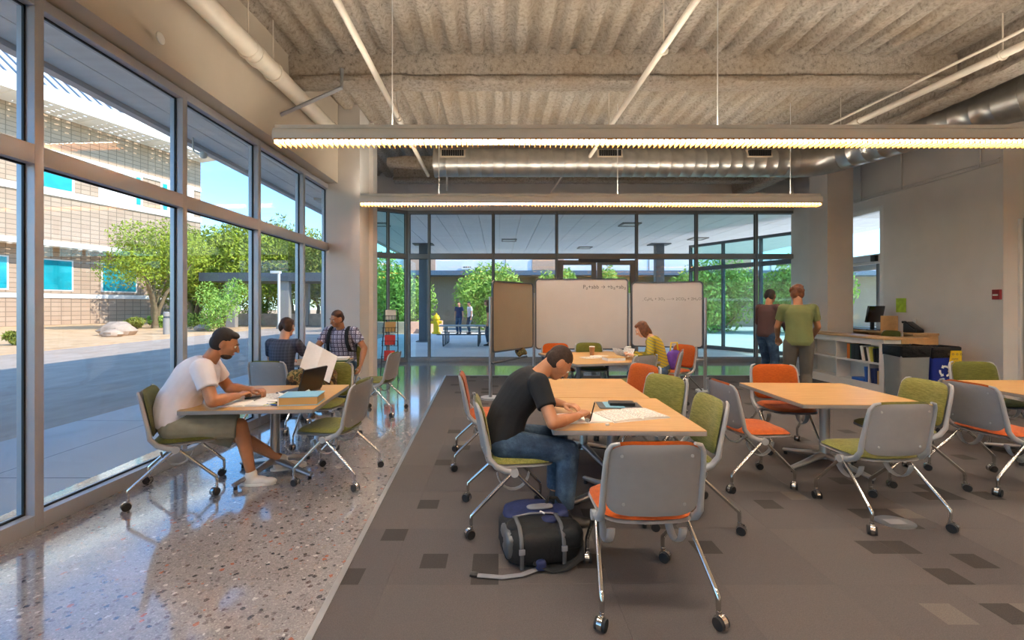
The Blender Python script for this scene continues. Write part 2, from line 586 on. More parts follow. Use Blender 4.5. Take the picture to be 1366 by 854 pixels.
def link(name, me, mat, parent=None, bevel=0.0, loc=None, rot=None):
    if mat is not None and not me.materials:
        me.materials.append(MATS[mat] if isinstance(mat, str) else mat)
    if bevel:
        bm = bmesh.new()
        bm.from_mesh(me)
        bmesh.ops.remove_doubles(bm, verts=bm.verts, dist=1e-5)
        ed = [e for e in bm.edges if len(e.link_faces) == 2 and e.calc_face_angle(0) > R(40)]
        bmesh.ops.bevel(bm, geom=ed, offset=bevel, segments=2, profile=0.6, affect='EDGES')
        bm.to_mesh(me)
        bm.free()
        me.polygons.foreach_set('use_smooth', [True] * len(me.polygons))
        me.set_sharp_from_angle(angle=R(50))
    o = bpy.data.objects.new(name, me)
    C.objects.link(o)
    if parent is not None:
        o.parent = parent
    if loc is not None:
        o.location = loc
    if rot is not None:
        o.rotation_euler = rot
    return o
def tag(o, label, cat, group=None, kind=None):
    o['label'] = label
    o['category'] = cat
    if group:
        o['group'] = group
    if kind:
        o['kind'] = kind
    return o
def thing(name, label, cat, loc=(0, 0, 0), rz=0.0, group=None):
    o = bpy.data.objects.new(name, None)
    o.empty_display_size = 0.1
    C.objects.link(o)
    o.location = loc
    o.rotation_euler = (0, 0, rz)
    return tag(o, label, cat, group)
def struct(o, label=None):
    o['kind'] = 'structure'
    if label:
        o['label'] = label
    return o
def struct_root(name, label, loc=(0, 0, 0), rz=0.0):
    o = bpy.data.objects.new(name, None)
    C.objects.link(o)
    o.location = loc
    o.rotation_euler = (0, 0, rz)
    return struct(o, label)
def copy_tree(o, parent=None):
    c = o.copy()
    C.objects.link(c)
    c.parent = parent
    for ch in list(o.children):
        copy_tree(ch, c)
    return c
def rrect(w, h, r, n=5):
    pts = []
    for cx_, cy_, a0 in ((w / 2 - r, h / 2 - r, 0), (-w / 2 + r, h / 2 - r, 90), (-w / 2 + r, -h / 2 + r, 180), (w / 2 - r, -h / 2 + r, 270)):
        for i in range(n + 1):
            a = R(a0 + 90 * i / n)
            pts.append((cx_ + r * math.cos(a), cy_ + r * math.sin(a)))
    return pts
def text_mesh(body, size, depth=0.0015, align='CENTER'):
    cu = bpy.data.curves.new('lettering', 'FONT')
    cu.body = body
    cu.size = size
    cu.align_x = align
    cu.align_y = 'CENTER'
    cu.extrude = depth
    cu.resolution_u = 2
    ob = bpy.data.objects.new('lettering', cu)
    C.objects.link(ob)
    me = bpy.data.meshes.new_from_object(ob.evaluated_get(bpy.context.evaluated_depsgraph_get()))
    bpy.data.objects.remove(ob)
    return me

# ---------------------------------------------------------------- room shell
LW_DIR = 0.035                                   # the window wall runs a little off the camera's axis
def LWX(y):
    return -3.11 + LW_DIR * (y - 3.12)
LW_ANG = math.atan(LW_DIR)
def EDGE_X(y):                                   # edge between carpet and polished floor
    return -0.859 - 0.0374 * (y - 2.054)
CEIL = 5.0
BACK = 12.2
def simple(name, x0, x1, y0, y1, z0, z1, mat, label):
    return struct(MB().box2(x0, x1, y0, y1, z0, z1).build(name, mat), label)

struct(MB().box2(-3.6, 11.0, -6.5, 12.6, -0.2, 0.0).build('floor', 'terrazzo'), 'polished concrete floor with exposed multicoloured aggregate')
# carpet: base sheet and its single tiles
cz = 0.006
base = MB().prism([(EDGE_X(-0.6), -0.6), (9.4, -0.6), (9.4, 9.8), (EDGE_X(9.2), 9.2)], 0.0005, 0.002)
fl2 = struct(base.build('floor.001', 'carpet'), 'grey brown carpet of square tiles with small dark woven squares')
TS = 0.61
gap = 0.0012
tile_me = MB().box((0, 0, 0.004), (TS - gap, TS - gap, 0.004)).mesh('carpet_tile')
tile_me.materials.append(MATS['carpet'])
ny = 0
for j in range(17):
    y0 = -0.6 + j * TS
    y1 = min(y0 + TS, 9.75)
    if y1 - y0 < 0.05:
        continue
    xe = max(EDGE_X(y0), EDGE_X(y1)) + 0.012
    first = math.ceil((xe + 0.001) / TS)
    e0, e1 = EDGE_X(y0) + 0.012, EDGE_X(y1) + 0.012
    # cut tile along the slanting edge
    m = MB().prism([(e0, y0 + gap / 2), (first * TS - gap / 2, y0 + gap / 2), (first * TS - gap / 2, y1 - gap / 2), (e1, y1 - gap / 2)], 0.002, cz)
    m.build('carpet_tile', 'carpet', fl2)
    for i in range(first, 15):
        if y1 - y0 > TS - 0.01:
            link('carpet_tile', tile_me, None, fl2, loc=((i + 0.5) * TS, (y0 + y1) / 2, 0))
        else:
            MB().box(((i + 0.5) * TS, (y0 + y1) / 2, 0.004), (TS - gap, y1 - y0 - gap, 0.004)).build('carpet_tile', 'carpet', fl2)
tr = MB()
tr.prism([(EDGE_X(-0.6) - 0.022, -0.6), (EDGE_X(-0.6) + 0.012, -0.6), (EDGE_X(9.78) + 0.012, 9.78), (EDGE_X(9.78) - 0.022, 9.78)], 0.0, 0.009)
tr.prism([(EDGE_X(9.78) - 0.022, 9.752), (9.3, 9.752), (9.3, 9.782), (EDGE_X(9.78) - 0.022, 9.782)], 0.0, 0.009)
struct(tr.build('trim_1', 'satin_steel'), 'thin metal strip edging the carpet')

# corrugated deck ceiling with sprayed coating
def ceiling():
    x0, x1, y0, y1 = -3.35, 10.0, -6.5, 12.6
    nx, nyy = 520, 150
    xs = np.linspace(x0, x1, nx)
    ys = np.linspace(y0, y1, nyy)
    X, Y = np.meshgrid(xs, ys)
    per = 0.29
    ph = (X / per) % 1.0
    rib = np.clip((np.abs(ph - 0.5) - 0.14) / 0.12, 0, 1)          # flat pans and flat ribs
    rng = np.random.default_rng(3)
    nz = rng.normal(0, 1, X.shape)
    for ax in (0, 1):
        nz = (np.roll(nz, 1, ax) + nz * 2 + np.roll(nz, -1, ax)) / 4
    Z = CEIL - 0.085 * rib + nz * 0.016
    vs = np.stack([X, Y, Z], -1).reshape(-1, 3)
    idx = np.arange(nx * nyy).reshape(nyy, nx)
    fs = np.stack([idx[:-1, :-1], idx[1:, :-1], idx[1:, 1:], idx[:-1, 1:]], -1).reshape(-1, 4)
    me = bpy.data.meshes.new('ceiling')
    me.from_pydata(vs.tolist(), [], fs.tolist())
    me.polygons.foreach_set('use_smooth', [True] * len(me.polygons))
    o = link('ceiling', me, 'fireproofing')
    struct(o, 'corrugated metal deck ceiling coated with rough sprayed fireproofing')
    return o
ceiling()
simple('ceiling.001', -4.9, 11.2, -8.0, 13.0, 5.06, 5.55, 'white_paint', 'flat roof slab over the ceiling deck')
def beam(name, p0, p1, w, h, ztop, label):
    """lumpy coated wide-flange beam along p0-p1"""
    p0, p1 = Vector(p0), Vector(p1)
    d = (p1 - p0)
    L = d.length
    d.normalize()
    n_ = Vector((-d.y, d.x, 0))
    prof = [(-0.06, ztop), (-0.085, ztop - h * 0.35), (-0.06, ztop - h + 0.13), (-w / 2, ztop - h + 0.1), (-w / 2 - 0.01, ztop - h + 0.03), (-w / 2 + 0.03, ztop - h), (w / 2 - 0.03, ztop - h), (w / 2 + 0.01, ztop - h + 0.03), (w / 2, ztop - h + 0.1), (0.06, ztop - h + 0.13), (0.085, ztop - h * 0.35), (0.06, ztop)]
    k = max(2, int(L / 0.09))
    m = MB()
    rnd = random.Random(int(L * 100))
    N = len(prof)
    vs = []
    for i in range(k + 1):
        for (a, z) in prof:
            j = 0.010
            vs.append(p0 + d * (L * i / k) + n_ * (a + rnd.uniform(-j, j)) + Vector((0, 0, z + (rnd.uniform(-j, j) if z < ztop else 0))))
    fs = []
    for i in range(k):
        for q in range(N - 1):
            a = i * N + q
            fs.append((a, a + 1, a + N + 1, a + N))
    fs += [tuple(range(N)), tuple(k * N + q for q in reversed(range(N)))]
    m.add(vs, fs)
    return struct(m.build(name, 'fireproofing', smooth=60), label)
beam('trim_2', (-2.98, 6.15, 0), (6.2, 6.15, 0), 0.26, 0.50, 5.0, 'sprayed steel beam spanning the ceiling across the room')
beam('trim_3', (6.35, -2.0, 0), (6.35, 12.1, 0), 0.30, 0.62, 5.0, 'sprayed steel girder along the right side of the ceiling')
beam('trim_4', (-2.6, 11.2, 0), (6.3, 11.2, 0), 0.24, 0.42, 5.0, 'sprayed steel beam near the back wall')
beam('trim_5', (-2.98, 0.6, 0), (6.2, 0.6, 0), 0.26, 0.50, 5.0, 'sprayed steel beam over the entrance side')

# left bulkhead above the windows, window wall, piers
ang_pts = lambda y, off: (LWX(y) + off, y)
bk = MB().prism([ang_pts(-6.4, -0.25), ang_pts(-6.4, 0.17), ang_pts(8.3, 0.17), ang_pts(8.3, -0.25)], 3.64, 5.02)
struct(bk.build('wall_left', 'bulkhead_paint'), 'beige painted bulkhead above the tall side windows')
bd = MB().ball((0, 0, 0), (0.012, 0.05, 0.05))
bd.build('cover_disc', 'white_paint', bpy.data.objects['wall_left'], smooth=80, loc=AT(211, 51, 3.78) + Vector((0.02, 0, 0)))

def window_wall(name, label, p0, p1, breaks, levels, depth=0.13, fw=0.06, mats=('aluminium', 'aluminium'), pane='window_glass', skip=(), sill_h=0.11, head_h=0.08):
    """p0 -> p1 on the inner face; frame goes to the local -y side... local x along the wall, local y outwards"""
    p0, p1 = Vector(p0), Vector(p1)
    d = p1 - p0
    L = d.length
    root = struct_root(name, label, (p0.x, p0.y, 0), math.atan2(d.y, d.x))
    bs = [b for b in breaks]
    z0, zt, z1 = levels
    tb = 0.13
    for b in bs:
        MB().box2(b - fw / 2, b + fw / 2, 0, depth, 0.0, z1).build('mullion', mats[0], root, bevel=0.004)
    for a, b in zip(bs[:-1], bs[1:]):
        x0, x1 = a + fw / 2, b - fw / 2
        MB().box2(x0, x1, 0.0, depth, zt - tb / 2, zt + tb / 2).build('transom', mats[1], root, bevel=0.004)
        MB().box2(x0, x1, 0.0, depth, 0.0, sill_h).build('sill', mats[1], root, bevel=0.004)
        MB().box2(x0, x1, 0.0, depth, z1 - head_h, z1).build('head', mats[1], root, bevel=0.004)
        for k, (za, zb) in enumerate(((sill_h, zt - tb / 2), (zt + tb / 2, z1 - head_h))):
            if (a, k) in skip:
                continue
            MB().box2(x0, x1, depth * 0.62, depth * 0.62 + 0.008, za, zb).build('pane', pane, root)
            g = 0.012
            fr = MB()
            fr.box2(x0, x0 + g, depth * 0.5, depth * 0.62, za, zb)
            fr.box2(x1 - g, x1, depth * 0.5, depth * 0.62, za, zb)
            fr.box2(x0 + g, x1 - g, depth * 0.5, depth * 0.62, za, za + g)
            fr.box2(x0 + g, x1 - g, depth * 0.5, depth * 0.62, zb - g, zb)
            fr.build('gasket', 'black_rubber', root)
    return root
ysm = [-6.05, -4.75, -3.45, -2.15, -0.85, 0.45, 1.75, 3.05, 4.40, 5.69, 6.90, 7.85]
p0 = Vector((LWX(-6.4), -6.4, 0))
p1 = Vector((LWX(7.85), 7.85, 0))
window_wall('window_1', 'tall aluminium framed window wall along the polished floor', p0, p1, [(y + 6.4) / math.cos(LW_ANG) for y in ysm], (0.11, 2.54, 3.62))
# piers at the end of the window wall
simple('wall_pier_left', -2.98, -2.40, 7.78, 8.34, 0.0, 5.0, 'pier_paint', 'square painted pier at the end of the side windows')
simple('wall_pier_left.001', -2.93, -2.325, 8.34, 8.62, 0.0, 5.0, 'wall_paint', 'narrow wall return behind the left pier')
simple('wall_pier_right', 6.95, 7.49, 9.5, 10.05, 0.0, 5.0, 'pier_paint', 'square painted column beside the counter')
# back glazing
bm_px = [545, 572, 658, 743, 850, 930, 1010, 1085]
bxs = [(p - CX) / F * BACK for p in bm_px]
o0 = bxs[0]
window_wall('window_2', 'glazed back wall with dark frames behind the whiteboards', (o0, BACK, 0), (bxs[-1], BACK, 0), [x - o0 for x in bxs], (0.11, 2.86, 4.10), mats=('bronze_frame', 'bronze_frame'), skip=((bxs[3] - o0, 0),))
q1 = Vector((-3.27 - 0.83, 11.7 - 0.5, 0))
q0 = Vector((-2.46, 12.2, 0))
dq = (q0 - q1).length
window_wall('window_3', 'angled glass panels beside the left pier', q1, q0, [0.0, dq * 0.42, dq * 0.725, dq - 0.03], (0.11, 2.86, 4.10), mats=('bronze_frame', 'bronze_frame'), pane='teal_pane')
# double doors in the back glazing
xa, xb = bxs[3] + 0.03, bxs[4] - 0.03
dr = struct_root('door_1', 'pair of glass entrance doors behind the whiteboards', ((xa + xb) / 2, BACK + 0.04, 0))
w2 = (xb - xa) / 2
for s in (-1, 1):
    m = MB()
    a, b = (0.01, w2 - 0.01)
    st = 0.13
    for (u0, u1, z0, z1) in ((a, a + st, 0.02, 2.76), (b - st, b, 0.02, 2.76), (a + st, b - st, 0.02, 0.27), (a + st, b - st, 2.63, 2.76)):
        m.box2(min(s * u0, s * u1), max(s * u0, s * u1), 0, 0.05, z0, z1)
    lf = m.build('door_leaf', 'bronze_frame', dr, bevel=0.004)
    MB().box2(min(s * (a + st), s * (b - st)), max(s * (a + st), s * (b - st)), 0.02, 0.03, 0.27, 2.63).build('pane', 'window_glass', lf)
    MB().box2(min(s * 0.2, s * 0.95), max(s * 0.2, s * 0.95), -0.06, -0.02, 0.98, 1.05).build('push_bar', 'satin_steel', lf)
MB().box2(-0.5, 0.62, -0.05, 0.0, 2.70, 2.79).build('door_closer', 'dark_steel', dr)
# wall above the back glazing and its return
simple('wall_back', o0 - 0.2, 8.4, BACK - 0.02, BACK + 0.30, 4.10, 5.02, 'wall_paint', 'painted wall band above the back glazing')
bk = MB().prism([(q1.x - 0.4, q1.y - 0.25), (q0.x, q0.y - 0.03), (q0.x, q0.y + 0.3), (q1.x - 0.4, q1.y + 0.1)], 4.10, 5.02)
struct(bk.build('wall_back.001', 'wall_paint'), 'angled painted wall band above the corner glazing')
# right side: long wall, door bay, near wall
simple('wall_right', 8.0, 8.25, 7.13, 9.35, 0.0, 5.02, 'wall_paint', 'long painted side wall behind the recycling bins')
simple('wall_right.001', 8.0, 8.25, 9.35, 11.01, 3.62, 5.02, 'wall_paint', 'painted wall above the side entrance')
simple('wall_right.002', 8.0, 8.25, 11.01, 12.3, 0.0, 5.02, 'wall_paint', 'painted wall beyond the side entrance')
simple('wall_right.003', 8.25, 10.2, 7.13, 7.33, 0.0, 5.02, 'pier_paint', 'pale wall facing the tables with the blue framed board')
simple('wall_right.004', 9.9, 10.1, -6.5, 7.13, 0.0, 5.02, 'wall_paint', 'painted wall on the near right side')
MB().box2(8.0, 8.25, 7.128, 7.13, 0, 5).build('wall_end', 'pier_paint', bpy.data.objects['wall_right.003'])
simple('wall_front', -3.6, 10.1, -6.6, -6.4, 0.0, 5.02, 'wall_paint', 'painted wall behind the viewer')
simple('baseboard_right', 7.985, 8.0, 7.13, 9.35, 0.0, 0.1, 'dark_steel', 'dark rubber baseboard along the side wall')
# side entrance door with transom
sd = struct_root('door_2', 'white framed glass side door with push bar and glazed transom', (8.0, 9.35, 0), 0)
m = MB()
for (y0, y1, z0, z1) in ((0.0, 0.09, 0, 3.62), (1.57, 1.66, 0, 3.62), (0.09, 1.57, 2.42, 2.62), (0.09, 1.57, 3.52, 3.62)):
    m.box2(0.0, 0.14, y0, y1, z0, z1)
m.build('door_frame', 'white_paint', sd, bevel=0.004)
m = MB()
for (y0, y1, z0, z1) in ((0.1, 0.22, 0.01, 2.41), (1.44, 1.56, 0.01, 2.41), (0.22, 1.44, 0.01, 0.25), (0.22, 1.44, 2.29, 2.41)):
    m.box2(0.04, 0.09, y0, y1, z0, z1)
lf = m.build('door_leaf', 'aluminium', sd, bevel=0.004)
MB().box2(0.06, 0.07, 0.22, 1.44, 0.25, 2.29).build('pane', 'window_glass', lf)
MB().box2(-0.02, 0.03, 0.2, 1.46, 0.98, 1.06).build('push_bar', 'satin_steel', lf)
MB().tube([(0.03, 1.36, 0.95), (-0.05, 1.36, 1.0), (-0.05, 1.36, 1.35), (0.03, 1.36, 1.4)], 0.012).build('pull_handle', 'satin_steel', lf, smooth=60)
MB().box2(0.06, 0.07, 0.09, 1.57, 2.62, 3.52).build('pane', 'window_glass', sd)
MB().box2(-0.06, 0.02, 0.14, 1.5, 2.47, 2.58).build('door_operator', 'aluminium', sd, bevel=0.01)
MB().box2(-0.075, -0.0, 0.12, 0.24, 2.46, 2.59).build('operator_cap', 'black_plastic', sd, bevel=0.01)
# framed blue board on the near pale wall
bb = thing('notice_board', 'blue board in a light metal frame on the pale wall at the far right', 'board', (8.95, 7.13, 0))
m = MB()
for (x0, x1, z0, z1) in ((-0.72, -0.66, 0.05, 2.9), (0.66, 0.72, 0.05, 2.9), (-0.66, 0.66, 2.84, 2.9), (-0.66, 0.66, 0.05, 0.11)):
    m.box2(x0, x1, -0.04, 0.0, z0, z1)
m.build('frame', 'white_paint', bb, bevel=0.005)
MB().box2(-0.66, 0.66, -0.02, -0.002, 0.11, 2.84).build('panel', 'bin_blue', bb)
# fire alarm pull on the side wall
fa = thing('fire_alarm_pull', 'small red fire alarm pull station on the side wall', 'fire alarm', (8.0, 7.2, 1.70))
MB().box2(-0.045, 0.0, -0.055, 0.055, -0.08, 0.08).build('body', 'red_paint', fa, bevel=0.006)
MB().box2(-0.055, -0.045, -0.035, 0.035, -0.02, 0.005).build('pull_handle', 'white_paint', fa)
fl = tag(MB().prism([(-0.11, -0.14), (0.11, -0.14), (0.11, 0.14), (-0.11, 0.14)], 0, 0.004, lambda u, v, h: (-h - 0.008 - 0.05 * (0.11 - u) * (u > 0) * 0.3, u, v)).build('flyer', 'lime_paper', loc=(8.0, 8.93, 1.53)), 'lime green flyer pinned on the wall above the desk phone', 'flyer')

# ---------------------------------------------------------------- overhead services
LIGHT_Z = 3.19
def light_fixture(label, x0, x1, y, cords):
    t = thing('pendant_light', label, 'ceiling light', (x0, y, LIGHT_Z), 0, 'long linear pendant lights')
    L = x1 - x0
    # body: rounded trough, profile in (y, z)
    prof = [(-0.085, 0.055), (-0.088, 0.10), (-0.075, 0.145), (-0.045, 0.172), (0.0, 0.18), (0.045, 0.172), (0.075, 0.145), (0.088, 0.10), (0.085, 0.055), (0.078, 0.055), (0.078, 0.10), (0.05, 0.15), (-0.05, 0.15), (-0.078, 0.10), (-0.078, 0.055)]
    MB().prism(prof, 0.0, L, lambda u, v, h: (h, u, v)).build('housing', 'white_paint', t, smooth=40)
    cap = [(-0.085, 0.04), (-0.09, 0.10), (-0.077, 0.148), (-0.046, 0.175), (0.0, 0.183), (0.046, 0.175), (0.077, 0.148), (0.09, 0.10), (0.085, 0.04)]
    for xx in (-0.015, L):
        MB().prism(cap, xx, xx + 0.015, lambda u, v, h: (h, u, v)).build('end_cap', 'white_paint', t)
    # lamps: one glowing tube per section and an uplight slot on top
    n = max(2, round(L / 1.22))
    for i in range(n):
        a, b = L * i / n + 0.03, L * (i + 1) / n - 0.03
        MB().box2(a, b, -0.055, 0.055, 0.075, 0.09).build('fluorescent_tube', 'tube_glow', t)
        MB().box2(a, b, -0.035, 0.035, 0.182, 0.185).build('uplight_tube', 'uplight_glow', t)
    m = MB()
    k = int(L / 0.055)
    for i in range(k + 1):
        xx = L * i / k
        m.box2(xx - 0.004, xx + 0.004, -0.076, 0.076, 0.0, 0.045)
    for sy in (-1, 1):
        MB().box2(0, L, sy * 0.055 - 0.003, sy * 0.055 + 0.003, 0.165, 0.20).build('uplight_lip', 'white_paint', t)
    lv = m.build('louver', 'louver_glow_tint', t)
    lv['kind'] = 'stuff'
    m = MB()
    m.box2(0, L, -0.08, -0.076, 0.038, 0.056)
    m.box2(0, L, 0.076, 0.08, 0.038, 0.056)
    m.build('louver_rail', 'louver_glow_tint', t)
    for c in cords:
        MB().cyl((c, 0, 0.18), (c, 0, CEIL - 0.06 - LIGHT_Z), 0.006, n=6).build('suspension_rod', 'white_paint', t)
    return t
light_fixture('long linear pendant light with comb louver hanging in front of the big sprayed beam', -2.31, 9.3, 4.7, (1.2, 4.6, 8.0, 11.2))  # right end lengthened past the view to light the side wall
light_fixture('shorter linear pendant light hanging between the two columns', -2.30, 5.37, 7.55, (1.3, 4.3, 7.2))
light_fixture('added linear pendant light above the view, brightening the front of the room', -2.31, 9.3, 1.85, (1.2, 4.6, 8.0, 11.2))  # this and the next two are unseen, added to brighten the room
light_fixture('added linear pendant light just behind the view, brightening the room', -2.31, 9.3, -1.0, (1.2, 4.6, 8.0, 11.2))
light_fixture('added linear pendant light far behind the view, brightening the room', -2.31, 9.3, -3.85, (1.2, 4.6, 8.0, 11.2))

# spiral duct with registers and a branch
DY, DZ, DR = 8.75, 4.30, 0.265
t = thing('spiral_duct', 'galvanised spiral duct with slotted registers crossing above the lights', 'duct', (0, DY, DZ))
def spiral_duct(path, r, ribs, m):
    """round duct with raised seam rings"""
    pts = [Vector(p) for p in path]
    out, rs = [], []
    for a, b in zip(pts[:-1], pts[1:]):
        n = max(1, int((b - a).length / ribs))
        for i in range(n):
            for f, rr in ((0.0, r), (0.90, r), (0.93, r + 0.007), (0.97, r + 0.007)):
                out.append(a.lerp(b, (i + f) / n))
                rs.append(rr)
    out.append(pts[-1])
    rs.append(r)
    m.tube(out, rs, 24)
    return m
xl = (582 - CX) / F * DY
spiral_duct([(xl, 0, 0), (5.75, 0, 0)], DR, 0.22, MB()).build('duct_run', 'galvanised', t, smooth=50)
MB().cyl((xl - 0.03, 0, 0), (xl + 0.02, 0, 0), DR + 0.015, n=24).build('end_collar', 'galvanised', t, smooth=40)
MB().tube([(5.75, 0, 0), (5.95, -0.03, 0), (6.13, -0.12, 0), (6.27, -0.26, 0), (6.36, -0.44, 0)], DR + 0.008, 24).build('elbow', 'galvanised', t, smooth=40)
spiral_duct([(6.36, -0.44, 0), (6.98, -2.55, 0)], DR, 0.22, MB()).build('branch_run', 'galvanised', t, smooth=50)
MB().tube([(6.97, -2.53, 0), (7.02, -2.70, 0.0), (7.05, -2.80, 0)], [DR + 0.012, DR + 0.03, DR + 0.05], 24).build('reducer', 'galvanised', t, smooth=40)
spiral_duct([(7.05, -2.80, 0), (8.45, -7.6, 0)], DR + 0.045, 0.9, MB()).build('branch_run', 'galvanised', t, smooth=50)
for px in (604, 814, 1014):
    xx = (px - CX) / F * (DY - DR)
    g = MB()
    g.box2(xx - 0.24, xx + 0.24, -DR - 0.012, -DR * 0.72, 0.02, 0.19)
    g.v = [Vector((v[0], v[1] if v[2] < 0.1 else v[1] + 0.07, v[2])) for v in g.v]
    rg = g.build('register', 'beam_paint', t, bevel=0.004)
    s = MB()
    for i in range(10):
        s.box((xx - 0.19 + i * 0.042, -DR + 0.012, 0.105), (0.034, 0.05, 0.11))
    sl = s.build('slot', 'black_plastic', rg)
    sl['kind'] = 'stuff'
for xx in (1.0, 3.4, 5.5):
    MB().cyl((xx, 0, DR), (xx, 0, CEIL - 0.05 - DZ), 0.008, n=6).build('hanger_rod', 'satin_steel', t)
for (xx, yy) in ((6.9, -2.3), (7.6, -4.8)):
    MB().cyl((xx, yy, DR), (xx, yy, CEIL - 0.05 - DZ), 0.012, n=6).build('hanger_rod', 'white_paint', t)
# insulated stub left of the duct
tag(MB().tube([(-2.3, 9.4, 4.52), (-1.9, 9.35, 4.50), (-1.2, 9.3, 4.47), (-0.9, 9.2, 4.44)], [0.10, 0.13, 0.15, 0.14], 14).build('sprayed_pipe', 'fireproofing', smooth=60), 'lumpy sprayed pipe stub beside the left end of the spiral duct', 'pipe')

def pipe(name, label, pts, r, mat='cream_pipe', hang=(), fittings=()):
    t = thing(name, label, 'pipe', pts[0])
    o = Vector(pts[0])
    MB().tube([Vector(p) - o for p in pts], r, 14).build('pipe_run', mat, t, smooth=50)
    for h in hang:
        h = Vector(h) - o
        MB().cyl(h, (h.x, h.y, CEIL - 0.05 - o.z), 0.008, n=6).build('hanger_rod', mat, t)
        m = Matrix.Rotation(PI / 2, 3, 'X')
        MB().lathe([(r + 0.012, -0.015), (r + 0.018, 0.0), (r + 0.012, 0.015)], 16, h, m).build('clamp', mat, t)
    for fpt in fittings:
        h = Vector(fpt) - o
        MB().cyl(h - Vector((0, 0.06, 0)), h + Vector((0, 0.06, 0)), r + 0.012, n=14).build('coupling', mat, t, smooth=40)
    return t
PZ = 4.30
pipe('sprinkler_pipe', 'cream sprinkler pipe crossing the ceiling above the polished floor', [(-1.47, -1.0, PZ), (-1.47, 4.0, PZ), (-1.50, 9.6, PZ)], 0.035, hang=[(-1.47, 1.0, PZ), (-1.485, 6.6, PZ)], fittings=[(-1.485, 6.75, PZ)])
pipe('sprinkler_pipe', 'cream sprinkler pipe over the middle of the carpet', [(1.86, -1.0, PZ), (1.80, 4.0, PZ), (1.70, 8.35, PZ)], 0.035, hang=[(1.8, 4.9, PZ), (1.72, 7.0, PZ)], fittings=[(1.72, 7.1, PZ)])
t = pipe('sprinkler_main', 'thick cream pipe with a thin line beside it near the big girder', [(5.95, -1.0, 4.42), (5.84, 5.0, 4.42), (5.56, 8.2, 4.42)], 0.045, hang=[(5.83, 5.2, 4.42), (5.63, 7.4, 4.42)], fittings=[(5.66, 7.1, 4.42)])
MB().tube([(-0.16, 0, 0.09), (-0.27, 6.0, 0.09), (-0.55, 9.2, 0.09)], 0.018, 10).build('thin_line', 'cream_pipe', t, smooth=50)
t = pipe('drain_pipe', 'fat cream roof drain pipe running along the bulkhead above the windows', [(-2.86, -2.0, 4.30), (-2.72, 3.8, 4.30), (-2.63, 7.15, 4.30), (-2.62, 7.32, 4.30), (-2.66, 7.45, 4.28), (-2.80, 7.5, 4.26)], 0.105, hang=[(-2.70, 4.85, 4.3), (-2.68, 5.35, 4.3)], fittings=[(-2.63, 7.1, 4.30), (-2.695, 5.0, 4.3)])
MB().tube([(-2.93 + 2.86, 5.88 + 2.0, 3.98 - 4.30), (-2.05 + 2.86, 5.88 + 2.0, 4.37 - 4.30), (-2.05 + 2.86, 5.88 + 2.0, 4.62 - 4.30)], 0.028, 4).build('brace', 'satin_steel', t)
# slanting braces hanging below the ceiling
t = tag(MB().tube([(-1.04, 9.18, 4.92), (-1.05, 9.2, 4.75), (-1.25, 10.9, 4.32)], 0.025).build('brace_rod', 'cream_pipe', smooth=50), 'slanting cream brace rod left of the duct', 'brace')
t = tag(MB().tube([(1.58, 9.85, 4.99), (1.55, 9.9, 4.60), (1.28, 11.0, 4.28)], 0.022).build('brace_rod', 'cream_pipe', smooth=50), 'short slanting brace rod under the middle of the duct', 'brace')
# conduit on the side wall
t = thing('conduit', 'thin painted conduit with droppers on the upper side wall', 'conduit', (7.97, 7.15, 3.81))
MB().cyl((0, 0, 0), (0, 4.0, 0), 0.014, n=8).build('conduit_run', 'wall_paint', t, smooth=50)
MB().cyl((0, 0, 0.06), (0, 4.0, 0.06), 0.010, n=8).build('conduit_run', 'wall_paint', t, smooth=50)
for yy in (0.3, 1.75, 2.75):
    MB().cyl((0, yy, 0), (0, yy, 1.1), 0.016, n=8).build('dropper', 'wall_paint', t, smooth=50)
# security camera out on the canopy edge
t = thing('security_camera', 'white dome camera on a bracket outside the side windows', 'camera', (-4.72, 6.95, 4.0))
MB().tube([(0, 0, 0.12), (0, 0, -0.05), (0.02, 0, -0.10), (0.08, 0, -0.13), (0.12, 0, -0.13)], 0.012).build('bracket', 'white_paint', t, smooth=60)
MB().ball((0.16, 0, -0.15), (0.055, 0.055, 0.055)).build('dome', 'white_paint', t, smooth=80)

# ---------------------------------------------------------------- canopy and outdoor surroundings
def stuct_box(name, b, mat, label):
    return struct(MB().box2(*b).build(name, mat), label)
SOF = 4.16
def soffit(name, label, x0, x1, y0, y1, along, w):
    """boards as single pieces under a slab"""
    slab = struct(MB().box2(x0, x1, y0, y1, SOF + 0.03, SOF + 0.9).build(name, 'white_paint'), label)
    m = MB()
    a, b = (x0, x1) if along == 'y' else (y0, y1)
    n = int(round((b - a) / w))
    for i in range(n):
        u0, u1 = a + (b - a) * i / n + 0.008, a + (b - a) * (i + 1) / n - 0.008
        if along == 'y':
            MB().box2(u0, u1, y0, y1, SOF, SOF + 0.03).build('board', 'soffit_boards', slab)
        else:
            MB().box2(x0, x1, u0, u1, SOF, SOF + 0.03).build('board', 'soffit_boards', slab)
    return slab
s1 = soffit('ceiling.002', 'boarded soffit of the canopy outside the side windows', -4.9, -3.42, -8.0, 12.5, 'y', 0.37)
s2 = soffit('ceiling.003', 'boarded white soffit of the deep canopy beyond the back glazing', -4.9, 13.0, 12.55, 22.6, 'y', 0.62)
MB().box2(-5.02, -4.9, -8.0, 22.7, SOF - 0.06, SOF + 1.42).build('fascia', 'aluminium', s1)
MB().box2(-4.9, 13.1, 22.6, 22.72, SOF - 0.04, SOF + 1.0).build('fascia', 'aluminium', s2)
